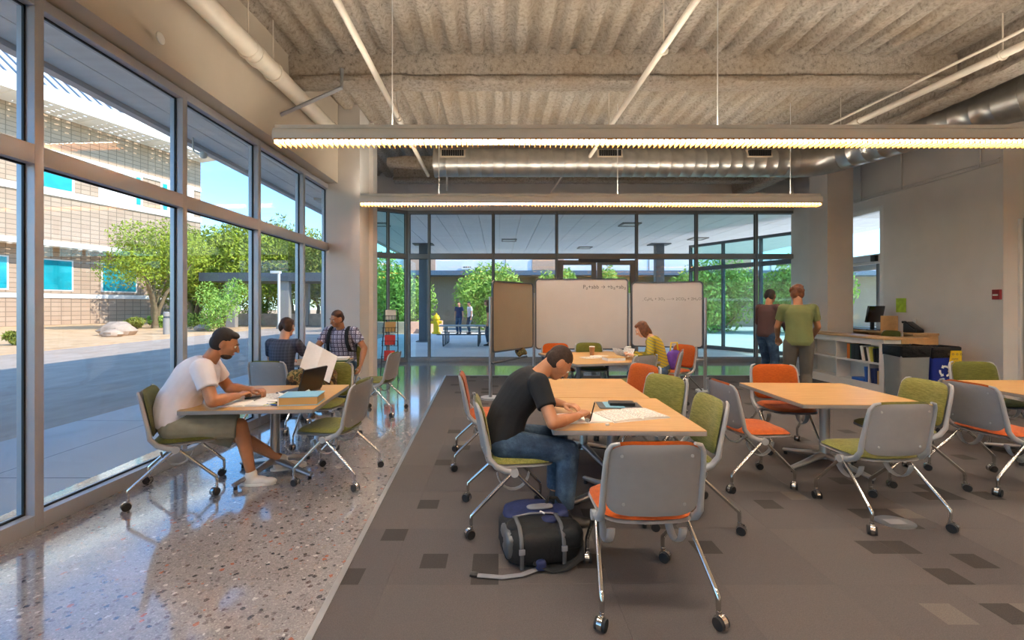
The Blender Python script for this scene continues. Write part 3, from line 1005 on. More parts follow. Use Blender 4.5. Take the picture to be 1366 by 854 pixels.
for (px, py, lab) in ((506, 299, 'square recessed downlight in the canopy soffit by the angled corner glass'), (679, 320, 'square recessed downlight in the canopy soffit left of the double doors'), (780, 330, 'square recessed downlight in the canopy soffit straight beyond the double doors'), (840, 299, 'square recessed downlight in the canopy soffit just outside the double doors'), (931, 318, 'square recessed downlight in the canopy soffit right of the steel post')):
    yy = F * (SOF - H) / (CY - py)
    xx = (px - CX) / F * yy
    t = thing('soffit_light', lab, 'light', (xx, yy, SOF - 0.02), 0, 'recessed canopy downlights')
    m = MB()
    for (a, b, c, d) in ((-0.3, 0.3, -0.3, -0.24), (-0.3, 0.3, 0.24, 0.3), (-0.3, -0.24, -0.24, 0.24), (0.24, 0.3, -0.24, 0.24)):
        m.box2(a, b, c, d, -0.02, 0.02)
    m.build('frame', 'bollard_grey', t)
    MB().box2(-0.24, 0.24, -0.24, 0.24, 0.0, 0.015).build('lens', 'white_paint', t)
for px, lab in ((565, 'dark steel canopy post beyond the angled corner glass'), (879, 'dark steel canopy post behind the glass right of the double doors')):
    t = thing('canopy_post', lab, 'post', ((px - CX) / F * 19.2, 19.2, 0))
    MB().box2(-0.17, 0.17, -0.17, 0.17, 0.0, SOF - 0.04).build('shaft', 'dark_steel', t, bevel=0.01)
    MB().box2(-0.42, 0.42, -0.3, 0.3, SOF - 0.04, SOF).build('cap_plate', 'dark_steel', t)
    MB().box2(-0.28, 0.28, -0.28, 0.28, 0.0, 0.03).build('base_plate', 'dark_steel', t)
# ground
stuct_box('floor.002', (-5.6, -3.3, -8.0, 12.6, -0.15, -0.012), 'concrete', 'concrete sidewalk under the canopy')
for o_ in (bpy.data.objects['floor.002'],):
    m = MB()
for yy in range(-6, 13, 2):
    MB().box2(-5.6, -3.45, yy - 0.006, yy + 0.006, -0.02, -0.0115).build('joint', 'dark_steel', bpy.data.objects['floor.002'])
MB().box2(-4.56, -4.55, -8, 12.6, -0.02, -0.0115).build('joint', 'dark_steel', bpy.data.objects['floor.002'])
stuct_box('floor.003', (-15.5, -5.6, -30.0, 120.0, -0.2, -0.02), 'asphalt', 'asphalt lane beside the building')
stuct_box('floor.004', (-120.0, -15.5, -40.0, 160.0, -0.25, -0.005), 'desert_gravel', 'tan desert gravel in front of the block building')
stuct_box('floor.005', (-5.6, 60.0, 12.6, 24.5, -0.2, -0.015), 'back_paving', 'pale paving under the deep canopy')
stuct_box('floor.006', (-5.6, 60.0, 24.5, 160.0, -0.2, -0.01), 'sunny_paving', 'sunlit pale paving beyond the canopy')
stuct_box('floor.007', (11.0, 60.0, -40.0, 12.6, -0.2, -0.015), 'back_paving', 'paving on the entrance side')

# block building across the lane
BTH = -math.atan(0.34)
bl = thing('block_building', 'tan block building with perforated sunshades, teal windows and white metal roof', 'building', (-36.1, 32.6, 0), BTH)
def BB(x0, x1, y0, y1, z0, z1):
    return MB().box2(x0, x1, y0, y1, z0, z1)
B0, BY1 = -30.0, 15.3
BB(-14, 0, B0, BY1, 0, 17.2).build('wall', 'block_wall', bl)
for (z, h, d) in ((2.3, 0.35, 0.1), (10.45, 0.5, 0.14), (13.6, 0.35, 0.1)):
    BB(0, d, B0, BY1, z - h / 2, z + h / 2).build('band', 'band_white', bl)
for (y0, y1) in ((-6.5, -4.0), (-2.0, 0.3), (2.0, 4.2), (6.4, 9.0), (11.1, 13.6)):
    w = BB(0, 0.06, y0 - 0.12, y1 + 0.12, 2.7, 5.2).build('window', 'band_white', bl)
    BB(0.04, 0.09, y0, y1, 2.8, 5.1).build('pane', 'teal_glass', w)
for (y0, y1, ya, yb) in ((-5.0, -1.0, -4.9, -2.0), (1.4, 4.3, 2.2, 4.2), (6.2, 9.5, 9.05, 9.4), (11.3, 14.4, 11.4, 11.8)):
    w = BB(0, 0.06, y0 - 0.1, y1 + 0.1, 10.7, 13.4).build('window', 'band_white', bl)
    BB(0.05, 0.10, ya, yb, 10.8, 13.3).build('pane', 'teal_glass', w)
def sunshade(z, proj, y0, y1, pitch_y, nrow):
    f = MB()
    f.box2(proj, proj + 0.12, y0, y1, z - 0.15, z + 0.95 if proj > 2 else z + 0.25)
    f.box2(0, 0.1, y0, y1, z - 0.1, z + 0.1)
    ss = f.build('sunshade', 'band_white', bl)
    y = y1 - 0.5
    while y > y0:
        MB().box2(0, proj, y - 0.45, y + 0.45, z - 0.06, z + 0.06).build('bracket', 'band_white', ss)
        y -= pitch_y
    m = MB()
    p = proj / nrow
    for i in range(nrow + 1):
        m.box2(max(0, p * i - p * 0.34), min(proj, p * i + p * 0.34), y0, y1, z - 0.02, z + 0.02)
    yy = y0
    while yy < y1:
        m.box2(0, proj, yy - 0.22, yy + 0.22, z - 0.025, z + 0.025)
        yy += 0.72
    lt = m.build('lattice', 'band_white', ss)
    lt['kind'] = 'stuff'
sunshade(16.6, 2.9, B0 + 2, BY1 + 0.2, 5.0, 5)
sunshade(6.2, 1.7, B0 + 2, BY1 - 1.2, 5.0, 4)
# sloping metal roof with standing seams
rf = MB()
rz0, rz1, rx0, rx1 = 17.5, 27.0, 2.95, -12.0
def quad_slab(y0, y1, t0, t1):
    return [(rx0, y0, rz0 + t0), (rx0, y1, rz0 + t0), (rx1, y1, rz1 + t0), (rx1, y0, rz1 + t0), (rx0, y0, rz0 + t1), (rx0, y1, rz0 + t1), (rx1, y1, rz1 + t1), (rx1, y0, rz1 + t1)]
SLAB_F = [(0, 3, 2, 1), (4, 5, 6, 7), (0, 1, 5, 4), (1, 2, 6, 5), (2, 3, 7, 6), (3, 0, 4, 7)]
rx0 = 0.3
rf.add(quad_slab(B0, BY1, -0.3, 0.0), SLAB_F)
roof = rf.build('roof', 'roof_metal', bl)
seam = MB().add(quad_slab(-0.06, 0.06, 0.0, 0.16), SLAB_F).mesh('seam')
seam.materials.append(MATS['slate_trim'])
yy = BY1 - 0.4
while yy > -8:
    link('seam', seam, None, roof, loc=(0, yy, 0))
    yy -= 0.8
# long low building behind the back canopy
fb = thing('low_building', 'long low tan building with pale fascia and blue grey eave behind the canopy', 'building', (4, 33, 0))
MB().box2(-15, 45, 0, 6, 0, 3.75).build('wall', 'far_wall', fb)
MB().box2(-15, 45, -1.6, 6, 3.98, 4.85).build('fascia', 'far_fascia', fb)
MB().box2(-15, 45, -1.7, 6, 3.66, 3.98).build('eave', 'slate_trim', fb)
for x in (-9.5, -0.55, 12.5):
    MB().box2(x - 1.1, x + 1.1, -1.68, -1.6, 4.0, 4.83).build('fascia_panel', 'planter_wall', fb)
for x in (-13.0, -3.5, 6.5, 15.0):
    MB().box2(x - 0.03, x + 0.03, -1.63, -1.6, 4.0, 4.83).build('panel_joint', 'bollard_grey', fb)
sg = thing('fascia_sign', 'small white sign board on the pale fascia behind the canopy', 'sign', AT(623, 357, 31.3))
MB().box2(-0.36, 0.36, -0.05, 0.04, -0.14, 0.14).build('board', 'band_white', sg)
for i, (a, b) in enumerate(((-0.26, -0.12), (-0.09, 0.02), (0.06, 0.16), (0.2, 0.27))):
    MB().box2(a, b, -0.055, -0.05, -0.02, 0.06).build('dark_mark', 'ink', sg)

# ---------------------------------------------------------------- planting
def leaf_cloud(rng, blobs, n, size):
    """n small leaf quads spread through ellipsoid clumps"""
    blobs = [(np.array(c, float), np.array(r, float)) for c, r in blobs]
    vol = np.array([r.prod() ** 0.7 for c, r in blobs])
    cnt = rng.multinomial(n, vol / vol.sum())
    P = []
    for (c, r), k in zip(blobs, cnt):
        d = rng.normal(size=(k, 3))
        d /= np.linalg.norm(d, axis=1)[:, None]
        rad = rng.random(k) ** 0.45
        P.append(c + d * rad[:, None] * r)
    P = np.concatenate(P)
    N = len(P)
    u = rng.normal(size=(N, 3))
    u /= np.linalg.norm(u, axis=1)[:, None]
    w = np.cross(u, rng.normal(size=(N, 3)))
    w /= np.linalg.norm(w, axis=1)[:, None]
    s = size * (0.6 + 0.8 * rng.random(N))[:, None]
    q = np.stack([P - u * s * 1.3, P - w * s * 0.45, P + u * s * 1.3, P + w * s * 0.45], 1).reshape(-1, 3)
    me = bpy.data.meshes.new('foliage')
    me.vertices.add(4 * N)
    me.vertices.foreach_set('co', q.astype(np.float32).ravel())
    me.loops.add(4 * N)
    me.loops.foreach_set('vertex_index', np.arange(4 * N, dtype=np.int32))
    me.polygons.add(N)
    me.polygons.foreach_set('loop_start', np.arange(0, 4 * N, 4, dtype=np.int32))
    me.update(calc_edges=True)
    return me
def grow(name, label, cat, loc, h, rx, n, leaf, mat, seed, stems=4, trunk_h=0.35, trunk_r=0.12, flat=0.6, group=None, clumps=12):
    rng = np.random.default_rng(seed)
    t = thing(name, label, cat, loc, 0, group)
    blobs, m = [], MB()
    cz_ = h * (trunk_h + 1) / 2
    rz_ = h * (1 - trunk_h) / 2
    for i in range(clumps):
        a = 2 * PI * i / clumps + rng.random() * 0.8
        rr = rx * (0.25 + 0.55 * rng.random())
        zz = cz_ + rz_ * rng.uniform(-0.7, 0.65)
        sh = math.sqrt(max(0.15, 1 - ((zz - cz_) / rz_) ** 2))
        c = (math.cos(a) * rr * sh, math.sin(a) * rr * sh, zz)
        blobs.append((c, (rx * 0.42, rx * 0.42, rz_ * flat * 0.7)))
    me = leaf_cloud(rng, blobs, n, leaf)
    fo = link('foliage', me, mat, t)
    fo['kind'] = 'stuff'
    for i in range(stems):
        tgt = Vector(blobs[i * clumps // stems][0])
        a = rng.random() * 6.28
        b = Vector((math.cos(a) * trunk_r * 0.5, math.sin(a) * trunk_r * 0.5, 0))
        mid = Vector((tgt.x * 0.25, tgt.y * 0.25, max(0.1, h * trunk_h * 0.8)))
        q = b.lerp(mid, 0.5) + Vector((rng.uniform(-1, 1), rng.uniform(-1, 1), 0)) * trunk_r
        MB().tube([b - Vector((0, 0, 0.05)), q, mid, mid.lerp(tgt, 0.5) + Vector((0, 0, -0.1 * h * 0.2)), tgt], [trunk_r, trunk_r * 0.85, trunk_r * 0.7, trunk_r * 0.45, trunk_r * 0.15], 8).build('branch', 'bark', t, smooth=70)
    return t
pv = G(207, 438)
grow('palo_verde_tree', 'slender multi-branched palo verde tree standing in gravel before the block building', 'tree', (pv.x, pv.y, 0), 7.2, 3.5, 11000, 0.08, 'leaf_paloverde', 5, stems=6, trunk_h=0.42, trunk_r=0.16, flat=0.8, clumps=20)
for i, (px, yy, h, rx, mt, lab) in enumerate((
        (262, 40, 8.8, 3.8, 'leaf_tree', 'broad olive green tree nearest the block building corner'),
        (303, 38, 8.6, 3.6, 'leaf_paloverde', 'feathery yellow green tree behind the young shrub by the lane'),
        (352, 46, 10.2, 4.4, 'leaf_tree', 'tall dense tree between the light pole and the shade roof'),
        (395, 42, 8.6, 3.3, 'leaf_paloverde', 'yellowish tree rising behind the flat shade roof'),
        (430, 40, 7.6, 2.8, 'leaf_tree', 'rounded tree beside the left pier beyond the shade roof'))):
    grow('desert_tree', lab, 'tree', ((px - CX) / F * yy, yy, 0), h, rx, 15000, 0.13, mt, 20 + i, stems=5, trunk_h=0.22, trunk_r=0.2, flat=0.9, group='trees beyond the lane', clumps=18)
for i, (px, yy, h, rx, mt, lab) in enumerate((
        (292, 27, 3.0, 1.7, 'leaf_bush', 'young green shrub with thin stems in the sunny gravel'),
        (255, 30, 1.0, 1.0, 'leaf_dark', 'low dark shrub at the edge of the gravel'),
        (180, 29.5, 0.7, 0.7, 'leaf_tree', 'small round desert shrub near the tree trunk'),
        (212, 31, 0.8, 0.9, 'leaf_bush', 'low green tuft growing at the tree base'),
        (28, 17.5, 0.5, 0.45, 'leaf_tree', 'tiny shrub beside the lane by the first window'),
        (335, 40, 2.2, 2.6, 'leaf_dark', 'dark hedge clump under the tall dense tree'))):
    grow('shrub', lab, 'shrub', ((px - CX) / F * yy, yy, 0), h, rx, 3500, 0.07, mt, 40 + i, stems=4, trunk_h=0.1, trunk_r=0.04, flat=0.9, clumps=9)
for i, (px, yy, h, rx, lab) in enumerate((
        (530, 27.5, 4.2, 2.1, 'big feathery green bush behind the angled corner glass'),
        (652, 29.0, 3.9, 2.2, 'feathery green bush behind the left whiteboard panel'),
        (745, 30.0, 3.7, 1.6, 'light green bush seen through the left entrance door'),
        (815, 30.0, 3.7, 1.6, 'light green bush seen through the right entrance door'),
        (955, 26.5, 4.0, 2.5, 'large bright green bush right of the whiteboards'),
        (1062, 25.0, 4.2, 2.3, 'bright green bush behind the side vestibule glass'),
        (905, 31.0, 3.6, 1.5, 'green bush behind the right canopy post'))):
    grow('oleander_bush', lab, 'bush', ((px - CX) / F * yy, yy, 0), h, rx, 9000, 0.10, 'leaf_bush', 60 + i, stems=6, trunk_h=0.06, trunk_r=0.06, flat=1.0, group='bushes along the low building', clumps=14)
# planter, hydrant, rocks, bollard, shade roof, light pole
pl = tag(MB().lathe([(2.5, -0.01), (2.5, 0.62), (2.3, 0.65), (2.3, 0.5)], 36).build('planter', 'planter_wall', smooth=40, loc=((533 - CX) / F * 26.5, 26.9, 0)), 'round low peach coloured planter wall around the corner bush', 'planter')
hy = thing('fire_hydrant', 'yellow fire hydrant behind the canopy post', 'hydrant', ((582 - CX) / F * 24.5, 24.5, 0))
MB().lathe([(0.24, 0), (0.24, 0.08), (0.16, 0.1), (0.16, 0.75), (0.21, 0.78), (0.21, 0.84), (0.15, 0.98), (0.05, 1.05), (0.05, 1.12), (0.0, 1.13)], 16).build('barrel', 'hydrant_yellow', hy, smooth=50)
for s in (-1, 1):
    MB().cyl((s * 0.13, 0, 0.62), (s * 0.29, 0, 0.62), 0.085, n=12).build('outlet', 'hydrant_yellow', hy, smooth=50)
MB().cyl((0, -0.12, 0.55), (0, -0.30, 0.55), 0.11, n=12).build('outlet', 'hydrant_yellow', hy, smooth=50)
def rock(px, py, s, lab):
    p = G(px, py)
    b = MB().ball((0, 0, 0), (s, s * 0.8, s * 0.5), 12, 8)
    rr = random.Random(px)
    b.v = [tuple(c * rr.uniform(0.8, 1.15) for c in v) for v in b.v]
    tag(b.build('rock', 'rock', smooth=30, loc=(p.x, p.y, s * 0.25)), lab, 'rock')
rock(158, 447, 0.9, 'pale boulder lying in the gravel left of the tree')
rock(150, 449, 0.5, 'small pale boulder beside the bigger one')
rock(270, 441, 0.5, 'flat boulder in the gravel past the bollard')
bo = thing('bollard', 'grey concrete light bollard right of the slender tree', 'bollard', G(222, 446))
MB().lathe([(0.15, 0), (0.15, 0.85), (0.13, 0.86), (0.13, 0.95), (0.15, 0.96), (0.15, 1.15), (0.10, 1.2), (0, 1.2)], 16).build('shaft', 'bollard_grey', bo, smooth=40)
MB().cyl((0, 0, 0.865), (0, 0, 0.945), 0.134, n=16).build('light_slot', 'dark_steel', bo, smooth=40)
sr = thing('shade_structure', 'flat dark shade roof on concrete posts beyond the sunny gravel', 'shelter', (-18.2, 33.5, 0))
MB().box2(-2.8, 7.0, -2, 2, 3.25, 3.85).build('roof', 'dark_steel', sr)
for (x, y) in ((-0.7, -1.6), (3.1, -1.6), (6.0, -1.6), (-0.7, 1.6), (3.1, 1.6)):
    MB().box2(x - 0.32, x + 0.32, y - 0.2, y + 0.2, 0, 3.25).build('post', 'bollard_grey', sr)
MB().box2(-2.8, 7.0, 1.5, 1.9, 0, 0.9).build('low_wall', 'rock', sr)
lp = thing('light_pole', 'white light pole with a box head in front of the shade roof', 'lamp post', ((372 - CX) / F * 30, 30, 0))
MB().cyl((0, 0, 0), (0, 0, 3.7), 0.09, n=12).build('pole', 'white_paint', lp, smooth=40)
MB().box((-0.2, 0, 3.75), (0.6, 0.35, 0.16)).build('lamp_head', 'white_paint', lp, bevel=0.02)
MB().cyl((0, 0, 0), (0, 0, 0.2), 0.16, n=12).build('pole_base', 'bollard_grey', lp, smooth=40)
# picnic table outside
pt = thing('picnic_table', 'steel mesh picnic table with attached benches on the shaded paving', 'picnic table', (-1.4, 17.6, 0))
MB().prism(rrect(1.8, 0.8, 0.05), 0.72, 0.76).build('table_top', 'satin_steel', pt)
for s in (-1, 1):
    MB().prism([(u - 0.0, v + s * 0.82) for u, v in rrect(1.8, 0.28, 0.04)], 0.43, 0.46).build('bench_seat', 'dark_steel', pt)
    MB().tube([(s * 0.65, -0.95, 0.43), (s * 0.65, -0.95, 0.06), (s * 0.65, -0.9, 0.03), (s * 0.65, 0.9, 0.03), (s * 0.65, 0.95, 0.06), (s * 0.65, 0.95, 0.43)], 0.028).build('bench_frame', 'dark_steel', pt, smooth=60)
    MB().tube([(s * 0.65, -0.3, 0.03), (s * 0.65, -0.3, 0.72)], 0.028).build('leg', 'dark_steel', pt, smooth=60)
    MB().tube([(s * 0.65, 0.3, 0.03), (s * 0.65, 0.3, 0.72)], 0.028).build('leg', 'dark_steel', pt, smooth=60)
# side vestibule outside the right end of the back glazing
window_wall('window_4', 'glass wall of the projecting entrance vestibule', (7.05, 16.6, 0), (9.3, 12.6, 0), [0.0, 1.3, 2.6, 3.9, 4.55], (0.11, 2.86, 3.75), mats=('dark_steel', 'dark_steel'), pane='teal_pane')
stuct_box('wall_sun_block', (9.4, 11.3, 9.2, 9.4, 0, 4.0), 'wall_paint', 'unseen wall added to keep sun out of the side entrance')  # out of view, added to stop sun entering by the side door
stuct_box('ceiling.004', (8.25, 13.0, 9.4, 12.5, 3.95, 4.10), 'white_paint', 'low roof over the side entrance passage')

# ---------------------------------------------------------------- chairs
def pad(w, h, fn, tf, tb, ex=4.0, rings=6, seg=36, puff=5.0):
    """closed pillow over a rounded-rectangle outline; fn(u, v, off) -> point"""
    m = MB()
    def ol(a):
        c, s = math.cos(a), math.sin(a)
        return (math.copysign(abs(c) ** (2 / ex), c) * w / 2, math.copysign(abs(s) ** (2 / ex), s) * h / 2)
    def layer(sign, t):
        vs = [fn(0, 0, sign * t)]
        for k in range(1, rings + 1):
            q = (k / rings) ** 0.7
            for j in range(seg):
                u, v = ol(2 * PI * j / seg)
                vs.append(fn(u * q, v * q, sign * t * (1 - q ** puff) ** 0.5 if k < rings else 0.0))
        fs = []
        for j in range(seg):
            f = (0, 1 + j, 1 + (j + 1) % seg)
            fs.append(f if sign > 0 else f[::-1])
        for k in range(rings - 1):
            for j in range(seg):
                a, b = 1 + k * seg + j, 1 + k * seg + (j + 1) % seg
                f = (a, a + seg, b + seg, b)
                fs.append(f if sign > 0 else f[::-1])
        return vs, fs
    m.add(*layer(1, tf))
    m.add(*layer(-1, tb))
    return m
BACK_Z = 0.665
def back_fn(y_off, grow_=1.0):
    def fn(u, v, off):
        z = BACK_Z + v
        y = -0.235 - (v) * 0.20 + 0.55 * u * u * 1.0 - 0.25 * max(0, -v) ** 2 + y_off + off
        return (u, y, z)
    return fn
def seat_fn(z0):
    def fn(u, v, off):
        drop = -0.9 * max(0, v - 0.12) ** 2 - 0.10 * max(0, 0.1 - abs(u) + 0) * 0.3 - 0.02 * (v < -0.1) * 0
        return (u, 0.045 + v, z0 + off + drop)
    return fn
def make_chair(fab):
    t = thing('rolling_chair', 'chair', 'chair')
    pad(0.475, 0.46, seat_fn(0.455), 0.028, 0.012).build('seat_cushion', fab, t, smooth=80)
    pad(0.485, 0.47, seat_fn(0.437), 0.012, 0.02).build('seat_pan', 'light_plastic', t, smooth=80)
    pad(0.462, 0.372, lambda u, v, o_: back_fn(0.022)(u, v + 0.012, o_), 0.022, 0.012, ex=5).build('backrest', fab, t, smooth=80)
    bs = pad(0.470, 0.372, back_fn(0.0), 0.012, 0.010, ex=5).build('back_shell', 'grey_plastic', t, smooth=80)
    for (u, v) in ((-0.17, 0.13), (0.17, 0.13), (-0.15, -0.12), (0.15, -0.12)):
        p = Vector(back_fn(0.0)(u, v, -0.0125))
        MB().cyl(p, p + Vector((0, -0.004, 0)), 0.008, n=8).build('rivet', 'light_plastic', bs)
    for s in (-1, 1):
        pts = []
        for (x, y, z) in ((0.232, -0.015, 0.405), (0.238, -0.07, 0.415), (0.243, -0.13, 0.445), (0.245, -0.175, 0.50), (0.244, -0.185, 0.57), (0.242, -0.202, 0.65), (0.240, -0.222, 0.74), (0.234, -0.238, 0.81), (0.215, -0.253, 0.845), (0.18, -0.262, 0.856)):
            pts.append((s * x, y, z))
        MB().tube(pts, [0.02, 0.021, 0.02, 0.018, 0.016, 0.0145, 0.0135, 0.0125, 0.011, 0.008], 10).build('upright', 'light_plastic', t, smooth=70)
        MB().cyl((s * 0.212, -0.01, 0.402), (s * 0.262, -0.01, 0.402), 0.028, n=16).build('hub', 'light_plastic', t, smooth=50)
        for (cx_, cy_) in ((0.275, -0.285), (0.225, 0.245)):
            c = Vector((s * cx_, cy_, 0))
            h0 = Vector((s * 0.238, -0.01 + (-0.015 if cy_ < 0 else 0.015), 0.395))
            top = c + Vector((0, 0, 0.155))
            k = h0.lerp(top, 0.93)
            lg = MB().tube([h0, h0.lerp(top, 0.5), k, top + Vector((0, (-1 if cy_ < 0 else 1) * 0.012, -0.012)), c + Vector((0, (-1 if cy_ < 0 else 1) * 0.014, 0.115)), c + Vector((0, (-1 if cy_ < 0 else 1) * 0.014, 0.062))], [0.0125, 0.0125, 0.0125, 0.0125, 0.012, 0.010], 10).build('leg', 'chrome', t, smooth=70)
            a = R(25 if s > 0 else -35) + (0.4 if cy_ > 0 else 0)
            ax = Vector((math.cos(a), math.sin(a), 0))
            tr_ = Vector((-ax.y, ax.x, 0)) * (-0.014)
            wc = c + tr_ + Vector((0, (-1 if cy_ < 0 else 1) * 0.012, 0.029))
            MB().cyl(wc - ax * 0.026, wc + ax * 0.026, 0.029, n=18).build('wheel', 'black_rubber', lg, smooth=40)
            hood = MB()
            hood.cyl(wc - ax * 0.012 + Vector((0, 0, 0.004)), wc + ax * 0.012 + Vector((0, 0, 0.004)), 0.033, n=18)
            hood.cyl(wc + Vector((0, 0, 0.02)) - tr_ * 0.8, wc + Vector((0, 0, 0.05)) - tr_ * 0.9, 0.013, n=10)
            hood.build('caster', 'chrome', lg, smooth=40)
    # crossbar and curved guard under the seat
    MB().cyl((-0.225, -0.01, 0.402), (0.225, -0.01, 0.402), 0.012, n=10).build('crossbar', 'satin_steel', t, smooth=50)
    arc = [(0.0 + 0.0, -0.01 + 0.11 * math.cos(a), 0.40 - 0.13 * math.sin(a)) for a in np.linspace(0.15, PI - 0.15, 12)]
    g = MB()
    for s in (-1, 1):
        g.tube([(s * 0.19, p[1], p[2]) for p in arc], [0.02] * 12, 8, squash=(0.25, 1.0))
    MB().tube([(0.185, p[1], p[2]) for p in arc], [0.022] * 12, 8, squash=(1.0, 0.25)).build('tilt_guard', 'light_plastic', t, smooth=60)
    MB().tube([(-0.185, p[1], p[2]) for p in arc], [0.022] * 12, 8, squash=(1.0, 0.25)).build('tilt_guard', 'light_plastic', t, smooth=60)
    return t
PROTO = {}
def chair(fab, x, y, face, label, z=cz):
    """face: world angle of the direction the sitter looks to, degrees"""
    if fab not in PROTO:
        PROTO[fab] = make_chair(fab)
        o = PROTO[fab]
    else:
        o = copy_tree(PROTO[fab])
    o.location = (x, y, z)
    o.rotation_euler = (0, 0, R(face - 90))
    o['label'] = label
    o['group'] = 'rolling chairs around the study tables'
    return o
OR, GR, LG, DG = 'orange_fabric', 'green_fabric', 'light_green_fabric', 'dark_green_fabric'
chair(OR, 0.755, 2.41, 91, 'orange and grey rolling chair with its back to us beside the black backpack')
chair(LG, 0.09, 3.24, 6, 'green rolling chair under the person in the black T-shirt')
chair(OR, -0.12, 4.42, 4, 'empty orange rolling chair behind the person in the black T-shirt')
chair(LG, 1.30, 3.26, 180, 'empty green rolling chair across the table from the writing person, nearest the front orange chair')
chair(LG, 1.37, 4.12, 208, 'light green rolling chair at the seam of the two joined tables')
chair(OR, 1.42, 4.92, 204, 'empty orange rolling chair at the far end of the joined tables')
chair(OR, 2.18, 3.93, 2, 'grey shelled orange rolling chair on the left side of the single table with no papers')
chair(OR, 3.03, 4.78, 262, 'orange rolling chair facing us across the empty table')
chair(GR, 2.74, 3.30, 93, 'grey shelled green rolling chair beside the floor outlet cover')
chair(LG, 3.53, 3.97, 178, 'light green rolling chair between the empty table and the grey shelled orange chair')
chair(OR, 4.27, 3.87, 2, 'grey shelled orange rolling chair left of the table before the bins')
chair(DG, 5.50, 5.02, 262, 'dark green rolling chair in front of the blue recycling bin')
chair(GR, 1.84, 6.22, 122, 'grey shelled green rolling chair pulled up to the rear table beside the person in yellow')
chair(OR, 2.47, 6.72, 155, 'grey shelled rolling chair under the person in yellow stripes')
chair(OR, 2.92, 7.45, 205, 'orange rolling chair holding the purple bag')
chair(OR, 1.02, 7.60, 278, 'orange rolling chair against the middle whiteboard')
chair(DG, 1.60, 7.72, 272, 'dark green rolling chair against the middle whiteboard')
chair(DG, -2.60, 3.72, 25, 'dark green rolling chair under the person in the white T-shirt', 0)
chair(GR, -1.45, 4.00, 174, 'empty green rolling chair drawn back from the laptop table', 0)
chair(GR, -1.93, 4.98, 268, 'green rolling chair holding the camouflage backpack', 0)
chair(GR, -2.75, 5.62, 84, 'grey shelled rolling chair under the person in navy with back to us', 0)
chair(GR, -1.72, 6.45, 172, 'green rolling chair turned sideways near the wire rack', 0)
chair(GR, -2.50, 7.22, 268, 'rolling chair under the person in the plaid shirt before the pier', 0)

st_ = chair(DG, 7.22, 8.50, 180, 'tall dark green rolling chair behind the service counter', 0)
st_.scale = (0.92, 0.92, 1.22)

# ---------------------------------------------------------------- tables
def table(label, cx_, cy_, w, d, rz=0.0, z=cz, H_=0.70, star=20.0, top='maple'):
    t = thing('study_table', label, 'table', (cx_, cy_, z), R(rz), 'square study tables')
    tp = MB().prism(rrect(w, d, 0.012, 3), H_ - 0.004, H_).build('table_top', top, t)
    MB().prism(rrect(w + 0.004, d + 0.004, 0.014, 3), H_ - 0.034, H_ - 0.0042).build('edge_band', 'laminate_edge', tp, bevel=0.003)
    MB().lathe([(0.055, 0.09), (0.042, 0.14), (0.04, H_ - 0.06), (0.04, H_ - 0.035)], 20).build('column', 'satin_steel', t, smooth=50)
    MB().prism(rrect(0.5, 0.5, 0.05, 3), H_ - 0.05, H_ - 0.0345).build('mounting_plate', 'dark_steel', t)
    for k in range(4):
        a = R(star + 90 * k)
        dv = Vector((math.cos(a), math.sin(a), 0))
        ft = MB().tube([dv * 0.0 + Vector((0, 0, 0.12)), dv * 0.1 + Vector((0, 0, 0.105)), dv * 0.26 + Vector((0, 0, 0.07)), dv * 0.42 + Vector((0, 0, 0.042))], [0.04, 0.036, 0.029, 0.022], 12, squash=(1.0, 0.75)).build('foot', 'satin_steel', t, smooth=70)
        MB().cyl(dv * 0.40 + Vector((0, 0, 0.0)), dv * 0.40 + Vector((0, 0, 0.03)), 0.016, n=10).build('glide', 'black_rubber', ft)
    return t
table('maple study table under the writing person with the open book and clipboard', 0.87, 3.45, 1.0, 1.035, -1.5)
table('bare maple study table joined end to end behind the writing person', 0.85, 4.50, 1.0, 1.04, -1.5)
table('empty maple study table among orange and green chairs in the middle of the carpet', 3.06, 4.22, 1.06, 1.05, -2)
table('maple study table before the recycling bins', 5.33, 4.40, 1.05, 1.05, 0)
table('maple study table with laptop and thick book on the polished floor', -2.03, 4.09, 1.04, 1.10, 4.0, 0.0, 0.70, 65)
table('small study table between the two persons in navy and plaid shirts', -2.62, 6.55, 0.80, 0.78, 3.0, 0.0, 0.71, 45)
# rear table with four straight legs
rt = thing('rear_table', 'rectangular maple table with four straight legs before the whiteboards', 'table', (1.53, 7.17, cz), R(15))
tp = MB().prism(rrect(1.34, 1.55, 0.015, 3), 0.696, 0.70).build('table_top', 'maple', rt)
MB().prism(rrect(1.345, 1.555, 0.016, 3), 0.664, 0.6958).build('edge_band', 'laminate_edge', tp, bevel=0.003)
for sx in (-1, 1):
    for sy in (-1, 1):
        lg = MB().lathe([(0.035, 0.03), (0.035, 0.664)], 16, (sx * 0.6, sy * 0.70, 0)).build('leg', 'dark_steel', rt, smooth=50)
        MB().cyl((sx * 0.6, sy * 0.70, 0), (sx * 0.6, sy * 0.70, 0.03), 0.026, n=10).build('glide', 'black_rubber', lg)
oc = thing('floor_outlet', 'oval metal floor outlet cover set in the carpet', 'outlet', G(1194, 697, cz))
MB().prism([(0.125 * math.cos(a), 0.10 * math.sin(a)) for a in np.linspace(0, 2 * PI, 32, endpoint=False)], 0, 0.004).build('cover', 'satin_steel', oc)
MB().prism(rrect(0.12, 0.07, 0.01), 0.004, 0.006).build('flap', 'aluminium', oc)

